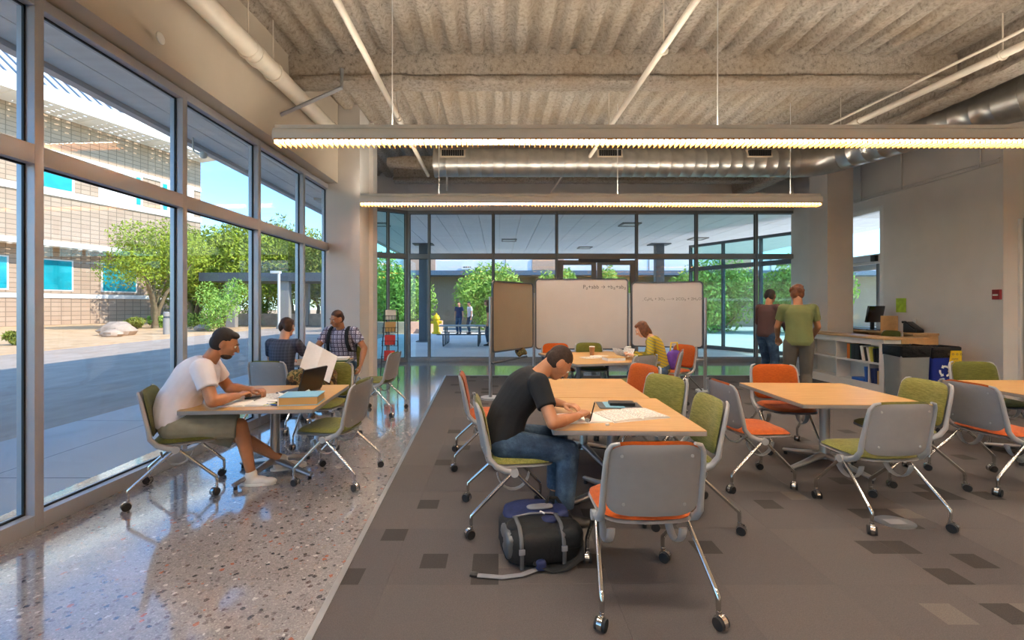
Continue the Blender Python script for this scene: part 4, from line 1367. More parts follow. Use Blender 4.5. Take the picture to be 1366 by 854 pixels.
# ---------------------------------------------------------------- folding whiteboard
WPTS = [Vector((-0.13, 7.32)), Vector((0.66, 8.37)), Vector((2.42, 8.31)), Vector((3.64, 7.92))]
wb = thing('folding_whiteboard', 'three-panel rolling whiteboard with grey posts standing behind the rear table', 'whiteboard', (0, 0, cz))
def board(a, b, z0, z1, inset, mats, writing=None):
    d = b - a
    L = d.length
    ang = math.atan2(d.y, d.x)
    e = bpy.data.objects
    w, h = L - 2 * inset, z1 - z0
    m = MB().prism(rrect(w, h, 0.07, 6), -0.014, 0.014, lambda u, v, q: (u, q, v))
    m.prism(rrect(w - 0.05, h - 0.05, 0.05, 6), -0.004, 0.004, lambda u, v, q: (u, q, v))
    m = MB()
    o_, i_ = rrect(w, h, 0.07, 6), rrect(w - 0.05, h - 0.05, 0.05, 6)
    n = len(o_)
    vs = [(u, q, v) for q in (-0.018, 0.018) for u, v in o_] + [(u, q, v) for q in (-0.018, 0.018) for u, v in i_]
    fs = []
    for i in range(n):
        j = (i + 1) % n
        fs += [(i, n + i, n + j, j), (2 * n + i, 2 * n + j, 3 * n + j, 3 * n + i), (i, j, 2 * n + j, 2 * n + i), (n + i, 3 * n + i, 3 * n + j, n + j)]
    m.add(vs, fs)
    mid = (a + b) / 2
    fr = m.build('panel_frame', 'dark_steel', wb, loc=(mid.x, mid.y, (z0 + z1) / 2), rot=(0, 0, ang))
    MB().prism(rrect(w - 0.05, h - 0.05, 0.05, 6), -0.008, 0.008, lambda u, v, q: (u, q, v)).build('panel_surface', mats, fr)
    if writing:
        for txt, u, v, size, mt in writing:
            me = text_mesh(txt, size, 0.0006)
            link('handwriting', me, mt, fr, loc=(u, -0.0095, v), rot=(PI / 2, 0, 0))['kind'] = 'stuff'
    return fr
board(WPTS[0], WPTS[1], 0.74, 1.93, 0.04, 'tan_board')
board(WPTS[1], WPTS[2], 0.70, 2.02, 0.02, 'white_board', [('P\u2082+abb \u2192 +b\u2082+ab\u2082', 0.42, 0.50, 0.10, 'ink')])
board(WPTS[2], WPTS[3], 0.76, 1.95, 0.03, 'white_board', [('_C\u2082H\u2084 + 3O\u2082 \u2014\u2192 2CO\u2082 + 2H\u2082O', 0.08, 0.28, 0.07, 'pale_ink')])
for i, (p, h) in enumerate(((WPTS[0], 1.66), (WPTS[1], 1.75), (WPTS[2], 1.75), (WPTS[3], 1.66))):
    po = MB().cyl((p.x, p.y, 0.03), (p.x, p.y, h), 0.028, n=14).build('post', 'satin_steel', wb, smooth=40)
    MB().cyl((p.x, p.y, 0.0), (p.x, p.y, 0.03), 0.16, n=28).build('base_disc', 'light_plastic', po, smooth=40)
d0 = (WPTS[1] - WPTS[0])
MB().tube([(WPTS[0].x + 0.02, WPTS[0].y - 0.03, 0.58), (WPTS[1].x - 0.15, WPTS[1].y - 0.24, 0.60)], 0.018).build('lower_rail', 'dark_steel', wb, smooth=40)
MB().tube([(WPTS[2].x, WPTS[2].y, 0.56), (WPTS[3].x, WPTS[3].y, 0.56)], 0.018).build('lower_rail', 'satin_steel', wb, smooth=40)
er = MB().ball((0, 0, 0), (0.11, 0.055, 0.07), 14, 8)
er.v = [(a, b, c + 0.02 * math.sin(a * 40)) for a, b, c in er.v]
tag(er.build('cloth_eraser', 'camouflage', smooth=80, loc=(0.40, 7.99, 0.695)), 'mottled cloth eraser lying on the rail under the tan whiteboard panel', 'eraser')

# ---------------------------------------------------------------- service counter, desk, bins
ct = thing('service_counter', 'white counter with open shelves and wood edging beside the column', 'counter', (6.5, 7.62, 0))
MB().prism([(0, -0.03), (0.78, -0.03), (0.78, 0.33), (0.46, 0.33), (0.46, 2.1), (0, 2.1)], 0.94, 0.975).build('counter_top', 'oak_edge', ct, bevel=0.003)
m = MB()
m.prism([(0.32, 0.0), (0.72, 0.0), (0.72, 0.3), (0.42, 0.3), (0.42, 2.05), (0.32, 2.05)], 0.0, 0.94)
m.build('counter_core', 'white_paint', ct)
m = MB()
m.box2(0.03, 0.32, 0.0, 0.10, 0.0, 0.94)
m.build('end_panel', 'white_paint', ct)
MB().box2(0.32, 0.74, -0.02, 0.0, 0.0, 0.94).build('end_panel', 'oak_edge', ct)
for (z0, z1) in ((0.0, 0.16), (0.50, 0.535), (0.84, 0.94)):
    MB().box2(0.03, 0.32, 0.10, 2.05, z0, z1).build('shelf', 'white_paint', ct)
for y_ in (0.33, 1.1, 2.02):
    MB().box2(0.04, 0.32, y_ - 0.012, y_ + 0.012, 0.16, 0.50).build('divider', 'white_paint', ct)
for y_ in (1.1, 2.02):
    MB().box2(0.04, 0.32, y_ - 0.012, y_ + 0.012, 0.535, 0.84).build('divider', 'white_paint', ct)
MB().box2(0.05, 0.06, 0.0, 2.05, 0.94, 0.941).build('top_line', 'white_paint', ct)
def book(x, y, z, th, h, d, mat, label, lean=0.0, flat=False):
    """book on the shelf with its spine to -x"""
    t = thing('book', label, 'book', (x, y, z), 0, 'books on the counter shelves')
    m = MB()
    rot = Matrix.Rotation(lean, 3, 'X')
    def bx(c, s):
        return MB().box(rot @ Vector(c), s, rot)
    if flat:
        bx((d / 2, 0, th / 2), (d, h, th)).build('cover', mat, t, bevel=0.002)
        bx((d / 2 + 0.004, 0, th / 2), (d, h - 0.01, th * 0.7)).build('pages', 'paper', t)
    else:
        bx((d / 2, 0, h / 2), (d, th, h)).build('cover', mat, t, bevel=0.002)
        bx((d / 2 + 0.004, 0, h / 2), (d, th * 0.7, h - 0.012)).build('pages', 'paper', t)
    return t
bxx = 6.5 + 0.05
yb = 7.62 + 0.125
for i, (th, h, mt, lean, lab) in enumerate((
        (0.03, 0.25, 'book_black', -0.02, 'thin black book at the end of the upper counter shelf'),
        (0.035, 0.24, 'book_black', -0.10, 'slim dark book leaning beside the lime book on the upper counter shelf'),
        (0.04, 0.26, 'book_lime', -0.2, 'lime yellow book leaning on the upper counter shelf'),
        (0.025, 0.25, 'book_white', -0.2, 'thin cream book leaning between the lime and the dark book'),
        (0.035, 0.25, 'book_black', -0.2, 'dark book leaning next to the tall white book'),
        (0.05, 0.27, 'book_white', -0.2, 'tall white book leaning at the end of the leaning row'),
        (0.09, 0.28, 'book_black', 0, 'wide black binder upright on the upper counter shelf beside the white book'),
        (0.09, 0.28, 'book_black', 0, 'wide black binder upright next to the green book'),
        (0.025, 0.28, 'book_green', 0, 'narrow green book between the black binder and the orange book'),
        (0.07, 0.28, 'book_orange', 0, 'orange book at the far end of the upper counter shelf'))):
    yb += th / 2 + (0.012 if lean else 0.0) * 1.3 + (0.06 if i == 6 else 0.0)
    book(bxx, yb + 0.0, 0.536, th, h, 0.22, mt, lab, lean)
    yb += th / 2 + (0.010 if lean else 0.003)
book(bxx, 7.76, 0.162, 0.04, 0.23, 0.2, 'book_tan', 'tan book at the end of the lower counter shelf')
book(bxx, 7.82, 0.162, 0.05, 0.27, 0.2, 'book_navy', 'navy book upright on the lower counter shelf', -0.08)
book(bxx, 7.885, 0.162, 0.04, 0.26, 0.2, 'book_navy', 'second navy book leaning on the lower counter shelf divider', -0.08)
book(bxx, 8.02, 0.162, 0.04, 0.27, 0.2, 'book_blue', 'blue book upright next to the lower divider', -0.08)
book(bxx, 8.2, 0.162, 0.05, 0.28, 0.2, 'book_blue', 'bright blue book lying flat on the lower counter shelf', 0, True)

dk = thing('reception_desk', 'wood desk against the side wall carrying the monitor and phone', 'desk', (7.51, 8.5, 0))
MB().box2(0.0, 0.48, -0.35, 1.2, 0.98, 1.02).build('desk_top', 'oak_edge', dk, bevel=0.004)
MB().box2(0.02, 0.48, -0.33, -0.29, 0.0, 0.98).build('side_panel', 'oak_edge', dk)
MB().box2(0.02, 0.48, 1.14, 1.18, 0.0, 0.98).build('side_panel', 'oak_edge', dk)
MB().box2(0.42, 0.48, -0.29, 1.14, 0.3, 0.98).build('back_panel', 'oak_edge', dk)
MB().tube([(-0.005, -0.1, 1.0), (-0.01, -0.08, 0.85), (-0.006, -0.05, 0.7), (0.0, -0.09, 0.55)], 0.006, 6).build('cable', 'paper', dk, smooth=60)
mn = thing('monitor', 'black desktop monitor seen from behind on the reception desk', 'monitor', (7.70, 9.20, 1.02), R(20))
MB().box((0, 0, 0.33), (0.50, 0.035, 0.34), Matrix.Rotation(R(10), 3, 'X')).build('screen', 'screen_black', mn, bevel=0.008)
MB().box((0, 0.05, 0.14), (0.08, 0.04, 0.26)).build('neck', 'black_plastic', mn, bevel=0.006)
MB().prism(rrect(0.28, 0.2, 0.04), 0, 0.015).build('stand', 'black_plastic', mn)
MB().box((0, -0.024, 0.41), (0.05, 0.004, 0.012), Matrix.Rotation(R(10), 3, 'X')).build('badge', 'light_plastic', mn)
tag(MB().box2(-0.22, 0.22, -0.07, 0.07, 0, 0.02).build('keyboard', 'black_plastic', bevel=0.004, loc=(7.75, 9.52, 1.02), rot=(0, 0, R(10))), 'low black keyboard beside the monitor stand', 'keyboard')
tag(MB().box2(-0.17, 0.17, -0.01, 0.01, 0, 0.30).build('wooden_divider', 'oak_edge', bevel=0.004, loc=(7.80, 8.98, 1.02)), 'small upright wood panel between the monitor and the phone', 'panel')
ph = thing('desk_phone', 'black desk phone on the reception desk', 'phone', (7.78, 8.42, 1.02), R(15))
MB().prism([(-0.1, 0.0), (0.12, 0.0), (0.12, 0.19), (0.08, 0.20), (-0.1, 0.05)], -0.1, 0.1, lambda u, v, h: (h, u, v)).build('base', 'black_plastic', ph, bevel=0.006)
MB().tube([(-0.13, 0.11, 0.19), (-0.13, 0.06, 0.20), (-0.13, -0.05, 0.10), (-0.13, -0.10, 0.07)], [0.024, 0.017, 0.017, 0.024], 10).build('handset', 'black_plastic', ph, smooth=60)
ty = struct(MB().box2(7.985, 7.9995, 8.60, 8.67, 1.16, 1.27).build('trim_6', 'white_paint', bevel=0.003), 'white socket plate on the wall above the desk')

def bin_(name, label, x, y, w, d, h, mat, rz):
    t = thing(name, label, 'bin', (x, y, 0.006), R(rz))
    tp, bt = 1.0, 0.88
    vs = []
    for z, k in ((0.0, bt), (h - 0.02, tp)):
        for u, v in rrect(w * k, d * k, 0.03, 3):
            vs.append((u, v, z))
    n = len(vs) // 2
    MB().add(vs, [tuple(reversed(range(n))), tuple(range(n, 2 * n))] + [(i, (i + 1) % n, n + (i + 1) % n, n + i) for i in range(n)]).build('body', mat, t, smooth=30)
    rr = random.Random(int(x * 10))
    m = MB()
    rows = []
    o_ = rrect(1, 1, 0.08, 6)
    prof = [(h - 0.16, 1.015), (h - 0.10, 1.035), (h - 0.04, 1.04), (h + 0.005, 1.05), (h + 0.012, 1.0), (h - 0.0, 0.93), (h - 0.12, 0.88)]
    vs = []
    for z, k in prof:
        for i, (u, v) in enumerate(o_):
            jz = rr.uniform(-0.014, 0.014) if z < h - 0.05 else rr.uniform(-0.004, 0.012)
            kk = k + rr.uniform(-0.006, 0.01)
            vs.append((u * w * kk, v * d * kk, z + jz))
    n = len(o_)
    fs = []
    for q in range(len(prof) - 1):
        for i in range(n):
            j = (i + 1) % n
            fs.append((q * n + i, q * n + j, (q + 1) * n + j, (q + 1) * n + i))
    fs.append(tuple((len(prof) - 1) * n + i for i in range(n)))
    m.add(vs, fs)
    m.build('bin_liner', 'bag_film', t, smooth=50)
    return t
bin_('waste_bin', 'grey waste bin with a black liner beside the counter', 6.64, 7.33, 0.46, 0.38, 0.86, 'bin_grey', -4)
rb = bin_('recycling_bin', 'blue recycling bin with black liner and yellow tag', 7.14, 7.36, 0.46, 0.40, 0.84, 'bin_blue', -2)
# recycling mark: three bent arrows
ra = MB()
for k in range(3):
    a0 = 2 * PI * k / 3 + PI / 2
    def pt_(r_, a):
        return Vector((r_ * math.cos(a), r_ * math.sin(a)))
    arc = [a0 - 0.75 + i * 0.16 for i in range(8)]
    out = [pt_(0.092, a) for a in arc]
    inn = [pt_(0.062, a) for a in arc]
    hd = [pt_(0.11, arc[-1]), pt_(0.077, arc[-1] + 0.45), pt_(0.044, arc[-1])]
    poly = [tuple(p) for p in out] + [tuple(p) for p in hd] + [tuple(p) for p in reversed(inn)]
    ra.prism(poly, 0, 0.002, lambda u, v, h: (u - 0.02, -0.193 - h - 0.026 * (v + 0.5) * 0.12, v + 0.47))
ra.build('recycling_mark', 'paper', rb)
tgm = MB().prism([(-0.09, -0.17), (0.12, -0.17), (0.12, 0.17), (-0.05, 0.17)], 0, 0.004, lambda u, v, h: (u + 0.1, -0.212 - h, v + 0.63)).build('yellow_tag', 'tag_yellow', rb)
for (txt, v, s) in (('o o o o', 0.12, 0.075), ('PAPER', 0.035, 0.036), ('RECYCLE', -0.005, 0.036), ('ONLY', -0.045, 0.036), ('o o o o', -0.12, 0.075)):
    me = text_mesh(txt, s, 0.0005)
    link('lettering', me, 'ink', tgm, loc=(0.115, -0.2175, v + 0.63), rot=(PI / 2, 0, 0))['kind'] = 'stuff'
# wire brochure rack by the left pier
wr = thing('wire_rack', 'leaning black wire brochure rack with leaflets beside the left pier', 'rack', (-2.18, 9.05, 0), R(8))
for s in (-1, 1):
    MB().tube([(s * 0.17, 0.22, 0.01), (s * 0.17, -0.2, 0.01), (s * 0.17, -0.24, 0.05), (s * 0.15, 0.05, 0.75), (s * 0.13, 0.22, 1.42), (s * 0.1, 0.23, 1.45)], 0.010, 8).build('side_rail', 'black_plastic', wr, smooth=60)
for k, z in enumerate((0.42, 0.72, 0.98, 1.22)):
    yy = -0.24 + (z - 0.05) * 0.335
    pk = MB()
    for u in np.linspace(-0.15, 0.15, 6):
        pk.tube([(u, yy + 0.03, z + 0.18), (u, yy, z), (u, yy - 0.08, z), (u, yy - 0.09, z + 0.10)], 0.004, 5)
    pk.tube([(-0.16, yy - 0.09, z + 0.10), (0.16, yy - 0.09, z + 0.10)], 0.005, 5)
    pk.tube([(-0.16, yy - 0.08, z), (0.16, yy - 0.08, z)], 0.005, 5)
    pk.build('wire_pocket', 'black_plastic', wr, smooth=60)
    lab = ('red leaflet stack in the lowest pocket of the wire rack', 'red and white leaflet in the second pocket of the wire rack', 'brown leaflet stack in the third pocket of the wire rack', 'cream leaflet stack in the top pocket of the wire rack')[k]
    lf_ = MB().box((0, 0, 0), (0.21, 0.02, 0.20), Matrix.Rotation(R(-12), 3, 'X')).build('leaflet', ('book_red', 'book_red', 'book_tan', 'book_white')[k], loc=wr.location + Matrix.Rotation(R(8), 3, 'Z') @ Vector((0, yy - 0.035, z + 0.115)), rot=(0, 0, R(8)))
    tag(lf_, lab, 'leaflet')

# ---------------------------------------------------------------- people
def bake(m, voxel, smooth=3, factor=0.4):
    """fuse overlapping closed shapes into one continuous surface"""
    me = m.mesh('tmp')
    ob = bpy.data.objects.new('tmp', me)
    C.objects.link(ob)
    r = ob.modifiers.new('r', 'REMESH')
    r.mode = 'VOXEL'
    r.voxel_size = voxel
    if smooth:
        s = ob.modifiers.new('s', 'SMOOTH')
        s.factor = factor
        s.iterations = smooth
    out = bpy.data.meshes.new_from_object(ob.evaluated_get(bpy.context.evaluated_depsgraph_get()))
    bpy.data.objects.remove(ob)
    bpy.data.meshes.remove(me)
    out.polygons.foreach_set('use_smooth', [True] * len(out.polygons))
    return out
def ik(a, t, l1, l2, pole):
    a, t, pole = Vector(a), Vector(t), Vector(pole)
    d = t - a
    L = min(d.length, (l1 + l2) * 0.995)
    u = d.normalized()
    t = a + u * L
    x = (l1 * l1 - l2 * l2 + L * L) / (2 * L)
    h = math.sqrt(max(0, l1 * l1 - x * x))
    p = pole - u * pole.dot(u)
    p.normalize()
    return a + u * x + p * h, t
def sdir(a):
    return Vector((0, math.sin(R(a)), math.cos(R(a))))
def hand(m, w, d, n, t, curl, S):
    d = d.normalized()
    n = (n - d * n.dot(d)).normalized()
    t = (t - d * t.dot(d) - n * t.dot(n)).normalized()
    for i, (ln, k) in enumerate(((0.068, 0.092), (0.078, 0.096), (0.072, 0.092), (0.056, 0.084))):
        off = t * (0.030 - 0.020 * i) * S
        K = w + d * k * S + off
        m.capsule(w + d * 0.012 * S + off * 0.6, 0.0145 * S, K, 0.0115 * S, 8)
        dd, p = d, K
        c = R(curl[i] if isinstance(curl, (list, tuple)) else curl)
        for f, r in ((0.45, 0.0098), (0.32, 0.0090), (0.23, 0.0082)):
            dd = (dd * math.cos(c) + n * math.sin(c)).normalized()
            nn = n
            q = p + dd * ln * f * S
            m.capsule(p, r * 1.06 * S, q, r * S, 8)
            p = q
            c = R((curl[i] if isinstance(curl, (list, tuple)) else curl)) * 0.9 + c
    b = w + d * 0.028 * S + t * 0.022 * S
    k1 = b + (d * 0.62 + t * 0.62 + n * 0.35).normalized() * 0.042 * S
    k2 = k1 + (d * 0.95 + t * 0.10 + n * 0.30).normalized() * 0.034 * S
    k3 = k2 + (d * 0.95 - t * 0.15 + n * 0.25).normalized() * 0.024 * S
    m.capsule(b, 0.014 * S, k1, 0.0118 * S, 8)
    m.capsule(k1, 0.0115 * S, k2, 0.0100 * S, 8)
    m.capsule(k2, 0.0100 * S, k3, 0.0085 * S, 8)
def figure(label, loc, face, pz=0.565, S=1.0, bulk=1.0, lean=(15, 30), head=(0, 20, 0), wrists=None, elbows=None, ankles=None, knees=None, toes=None,
           skin='skin_light', hair=('hair_dark', 'short'), shirt='shirt_white', sleeve='short', pants='denim', legs='long', shoes='shoe_dark', voxel=0.008, curl=25, world=True, shoulders=0.175, glasses=False, beard=None):
    """local axes: x right, y forward, z up; wrists and ankles given as world points (left, right)"""
    t = thing('person', label, 'person', loc, R(face - 90))
    inv = Matrix.Rotation(-R(face - 90), 3, 'Z')
    lo = Vector(loc)
    def L(p):
        return inv @ (Vector(p) - lo) if world else Vector(p)
    P = [Vector((0, 0, pz))]
    P.append(P[0] + sdir(lean[0]) * 0.19 * S)
    P.append(P[1] + sdir((lean[0] + lean[1]) / 2) * 0.17 * S)
    P.append(P[2] + sdir(lean[1]) * 0.155 * S)
    body, sh, pn = MB(), MB(), MB()
    def spine(u):
        u = max(0, min(2.999, u * 3))
        i = int(u)
        return P[i].lerp(P[i + 1], u - i), (P[i + 1] - P[i]).normalized()
    US = (-0.10, 0.0, 0.2, 0.38, 0.56, 0.74, 0.88, 0.97, 1.02)
    WX = (0.150, 0.166, 0.154, 0.147, 0.157, 0.168, 0.160, 0.120, 0.070)
    WY = (0.105, 0.120, 0.112, 0.108, 0.114, 0.116, 0.098, 0.076, 0.055)
    def loft(m, kx, ky, ax, ay, u0, belly_on):
        rings, n = 26, 24
        vs, fs = [], []
        for i in range(rings):
            u = u0 + (1.02 - u0) * i / (rings - 1)
            c, d = spine(max(u, 0.0))
            if u < 0:
                c = c + d * u * 0.5 * S
            # smoothed tangent
            _, da = spine(max(0, u - 0.12))
            _, db = spine(min(0.999, u + 0.12))
            d = (da + db).normalized()
            fw = Vector((1, 0, 0)).cross(d) * -1.0
            bl_ = bulk if u < 0.7 else bulk + (1 - bulk) * min(1, (u - 0.7) / 0.3) * 0.6
            rx = (float(np.interp(u, US, WX)) * kx + ax) * S * (bl_ if belly_on else 1)
            ry = (float(np.interp(u, US, WY)) * ky + ay) * S * (bl_ ** 1.5 if belly_on else 1)
            off = (bulk - 1) * 0.25 * math.exp(-((u - 0.25) / 0.25) ** 2) if belly_on else 0
            for j in range(n):
                t_ = 2 * PI * j / n
                vs.append(c + Vector((1, 0, 0)) * rx * math.cos(t_) - fw * (ry * math.sin(t_) + off))
        for i in range(rings - 1):
            for j in range(n):
                q = i * n + j
                r_ = i * n + (j + 1) % n
                fs.append((q, r_, r_ + n, q + n))
        fs.append(tuple(reversed(range(n))))
        fs.append(tuple((rings - 1) * n + j for j in range(n)))
        m.add(vs, fs)
    loft(body, 0.93, 0.90, 0, 0, -0.05, False)
    loft(sh, 1.0, 1.0, 0.010, 0.018, -0.10, True)
    up = (P[3] - P[2]).normalized()
    nb = P[3]
    hd_p = R(head[1])
    RH = Matrix.Rotation(R(head[0]), 3, 'Z') @ Matrix.Rotation(-hd_p, 3, 'X') @ Matrix.Rotation(R(head[2]), 3, 'Y')
    nd = (up + RH @ Vector((0, 0.15, 0.9))).normalized()
    hb = nb + nd * 0.085 * S
    body.capsule(nb - up * 0.05 * S, 0.064 * S, hb + RH @ Vector((0, -0.005, 0.03)), 0.054 * S, 16)
    hc = hb + RH @ Vector((0, 0.028, 0.085)) * S
    def HP(x, y, z):
        return hc + RH @ Vector((x, y, z)) * S
    def hball(c, r, mm, n=18, k=12):
        mm.ball(HP(*c), tuple(v * S for v in r), n, k, RH)
    hball((0, -0.018, 0.030), (0.074, 0.092, 0.085), body)
    hball((0, 0.018, -0.015), (0.066, 0.078, 0.098), body)
    hball((0, 0.040, -0.078), (0.048, 0.048, 0.038), body)
    hball((0, 0.074, 0.022), (0.050, 0.020, 0.014), body)
    hball((0, 0.078, -0.062), (0.026, 0.018, 0.011), body)
    for s in (-1, 1):
        hball((s * 0.037, 0.062, -0.022), (0.024, 0.022, 0.022), body)
        hball((s * 0.074, -0.006, -0.008), (0.012, 0.024, 0.034), body)
    body.capsule(HP(0, 0.088, 0.014), 0.010 * S, HP(0, 0.110, -0.026), 0.0145 * S, 10)
    # limbs
    Sh, El, Wr = {}, {}, {}
    Hp, Kn, An = {}, {}, {}
    for k, s in ((0, -1), (1, 1)):
        sp = nb - up * 0.045 * S + Vector((s * shoulders * S * (0.5 + bulk / 2), 0.0, 0))
        wt = L(wrists[k])
        pole = Vector(elbows[k]) if elbows else Vector((s * 0.6, -0.4, -0.8))
        e, w = ik(sp, wt, 0.285 * S, 0.255 * S, pole)
        Sh[k], El[k], Wr[k] = sp, e, w
        body.capsule(nb - up * 0.05 * S, 0.055 * S, sp, 0.055 * S, 14)
        body.capsule(sp, 0.050 * S * bulk, e, 0.039 * S * bulk, 14)
        body.capsule(e, 0.040 * S * bulk, e.lerp(w, 0.35), 0.041 * S * bulk, 14)
        body.capsule(e.lerp(w, 0.3), 0.041 * S * bulk, w, 0.026 * S, 14)
        d = (w - e).normalized()
        n = Vector((0, 0, -1)) if abs(d.z) < 0.8 else Vector((-s, 0.2, 0))
        tt = d.cross(n) if s > 0 else n.cross(d)
        hand(body, w, (d + Vector((0, 0, 0.12 if abs(d.z) < 0.8 else 0))).normalized(), n, tt, curl[k] if isinstance(curl, (tuple, list)) else curl, S)
        sh.capsule(nb - up * 0.06 * S, 0.066 * S, sp, 0.070 * S * bulk, 14)
        if sleeve == 'short':
            f = 0.62
            sh.capsule(sp, 0.070 * S * bulk, sp.lerp(e, f), 0.062 * S * bulk, 16, flat1=True)
        elif sleeve == 'long':
            sh.capsule(sp, 0.068 * S * bulk, e, 0.052 * S * bulk, 16)
            sh.capsule(e, 0.052 * S * bulk, e.lerp(w, 0.93), 0.036 * S, 16, flat1=True)
        hp = P[0] + Vector((s * 0.092 * S, 0.0, -0.02 * S))
        at = L(ankles[k])
        kp = Vector(knees[k]) if knees else Vector((s * 0.15, 1.0, 0.6))
        kn, an = ik(hp, at, 0.435 * S, 0.415 * S, kp)
        Hp[k], Kn[k], An[k] = hp, kn, an
        body.capsule(hp, 0.080 * S, kn, 0.056 * S, 14)
        body.capsule(kn, 0.055 * S, kn.lerp(an, 0.3), 0.056 * S, 14)
        body.capsule(kn.lerp(an, 0.25), 0.056 * S, an, 0.036 * S, 14)
        if legs == 'long':
            pn.capsule(hp, 0.100 * S * bulk, kn, 0.074 * S * bulk, 16)
            pn.capsule(kn, 0.074 * S * bulk, kn.lerp(an, 0.9), 0.066 * S, 16, flat1=True)
        else:
            kd = (kn - hp).normalized()
            pn.capsule(hp, 0.104 * S * bulk, hp.lerp(kn, 0.96), 0.090 * S * bulk, 18, flat1=True)
        # shoe
        td = Vector(toes[k]).normalized() if toes else Vector((0.08 * s, 1, 0)).normalized()
        so = MB()
        ab = Vector((an.x, an.y, an.z - 0.055 * S))
        rot = Matrix.Rotation(math.atan2(td.y, td.x) - PI / 2, 3, 'Z')
        so.ball(ab + td * -0.02 * S, (0.040 * S, 0.055 * S, 0.050 * S), 14, 10, rot)
        so.ball(ab + td * 0.06 * S + Vector((0, 0, -0.006)) * S, (0.044 * S, 0.085 * S, 0.040 * S), 14, 10, rot)
        so.ball(ab + td * 0.135 * S + Vector((0, 0, -0.012)) * S, (0.046 * S, 0.068 * S, 0.030 * S), 14, 10, rot)
        so.capsule(ab, 0.046 * S, ab + Vector((0, 0, 0.055 * S)), 0.046 * S, 12)
        so.v = [(v[0], v[1], max(v[2], an.z - 0.088 * S)) for v in so.v]
        me = bake(so, max(voxel, 0.008), 2)
        so_ = link('shoe', me, shoes, t)
        sole = MB()
        sole.prism([(v[0] * 0.049 * S, v[1] * 0.145 * S + 0.05 * S) for v in ((math.cos(a), math.sin(a)) for a in np.linspace(0, 2 * PI, 20, endpoint=False))], an.z - 0.090 * S, an.z - 0.072 * S, lambda u, v, h: tuple(rot @ Vector((u, v, 0)) + Vector((an.x, an.y, h))))
        sole.build('sole', 'paper' if shoes == 'shoe_white' else 'black_rubber', so_)
    # hips of the trousers and hem of the shirt
    pn.ball(P[0] + Vector((0, 0, 0.02 * S)), (0.172 * S * bulk, 0.128 * S * bulk, 0.115 * S), 18, 12)
    link('body', bake(body, voxel, 2, 0.35), skin, t)
    link('shirt', bake(sh, max(voxel, 0.008), 3), shirt, t)
    link('trousers' if legs == 'long' else 'shorts', bake(pn, max(voxel, 0.008), 3), pants, t)
    # eyes, brows, mouth
    for s in (-1, 1):
        ey = MB().ball(HP(s * 0.030, 0.0795, 0.004), 0.0115 * S, 10, 8).build('eye', 'eye_white', t, smooth=80)
        MB().ball(HP(s * 0.030, 0.0885, 0.003), 0.0052 * S, 8, 6).build('iris', 'eye_dark', ey, smooth=80)
        MB().capsule(HP(s * 0.016, 0.0945, 0.026), 0.0035 * S, HP(s * 0.045, 0.084, 0.028), 0.003 * S, 6).build('eyebrow', hair[0], t, smooth=80)
    MB().capsule(HP(-0.018, 0.093, -0.060), 0.0045 * S, HP(0.018, 0.093, -0.060), 0.0045 * S, 8).build('mouth', 'lip', t, smooth=80)
    # hair
    hm = MB()
    st = hair[1]
    if st == 'buzz':
        hball((0, -0.022, 0.036), (0.0755, 0.0925, 0.0845), hm)
        for s in (-1, 1):
            hball((s * 0.030, -0.035, -0.005), (0.046, 0.072, 0.07), hm)
    else:
        hball((0, -0.026, 0.040), (0.0785, 0.091, 0.0845), hm)
        hball((0, 0.026, 0.083), (0.058, 0.050, 0.031), hm)
        for s in (-1, 1):
            hball((s * 0.034, -0.042, 0.0), (0.048, 0.070, 0.075), hm)
        if st == 'bob':
            for s in (-1, 1):
                hball((s * 0.058, -0.012, -0.02), (0.032, 0.060, 0.105), hm)
                hball((s * 0.062, 0.02, -0.055), (0.024, 0.036, 0.085), hm)
            hball((0, -0.065, -0.05), (0.07, 0.045, 0.105), hm)
        if st == 'long':
            hball((0, -0.075, -0.08), (0.08, 0.04, 0.16), hm)
            for s in (-1, 1):
                hball((s * 0.06, -0.04, -0.07), (0.03, 0.045, 0.14), hm)
        if st == 'curly':
            rr = random.Random(4)
            for _ in range(26):
                a, b = rr.uniform(0, 2 * PI), rr.uniform(-0.1, 1.3)
                hball((0.078 * math.cos(a) * math.cos(b), -0.03 + 0.085 * math.sin(a) * math.cos(b), 0.04 + 0.085 * math.sin(b)), (0.025,) * 3, hm, 10, 6)
    link('hair', bake(hm, max(0.006, voxel), 2), hair[0], t)
    if beard:
        bm_ = MB()
        hball((0, 0.042, -0.084), (0.0495, 0.0485, 0.037), bm_)
        link('beard', bake(bm_, max(0.006, voxel), 2), beard, t)
    if glasses:
        g = MB()
        for s in (-1, 1):
            ring = [HP(s * 0.032 + 0.022 * math.cos(a), 0.100, 0.004 + 0.016 * math.sin(a)) for a in np.linspace(0, 2 * PI, 15)]
            g.tube(ring, 0.002 * S, 6)
            g.tube([HP(s * 0.054, 0.098, 0.008), HP(s * 0.074, 0.05, 0.008), HP(s * 0.078, 0.0, 0.006)], 0.002 * S, 6)
        g.tube([HP(-0.010, 0.101, 0.006), HP(0.010, 0.101, 0.006)], 0.002 * S, 6)
        g.build('glasses', 'black_plastic', t, smooth=70)
    t['neck'] = [float(v) for v in nb]
    return t, dict(Sh=Sh, El=El, Wr=Wr, nb=nb, up=up, P=P)

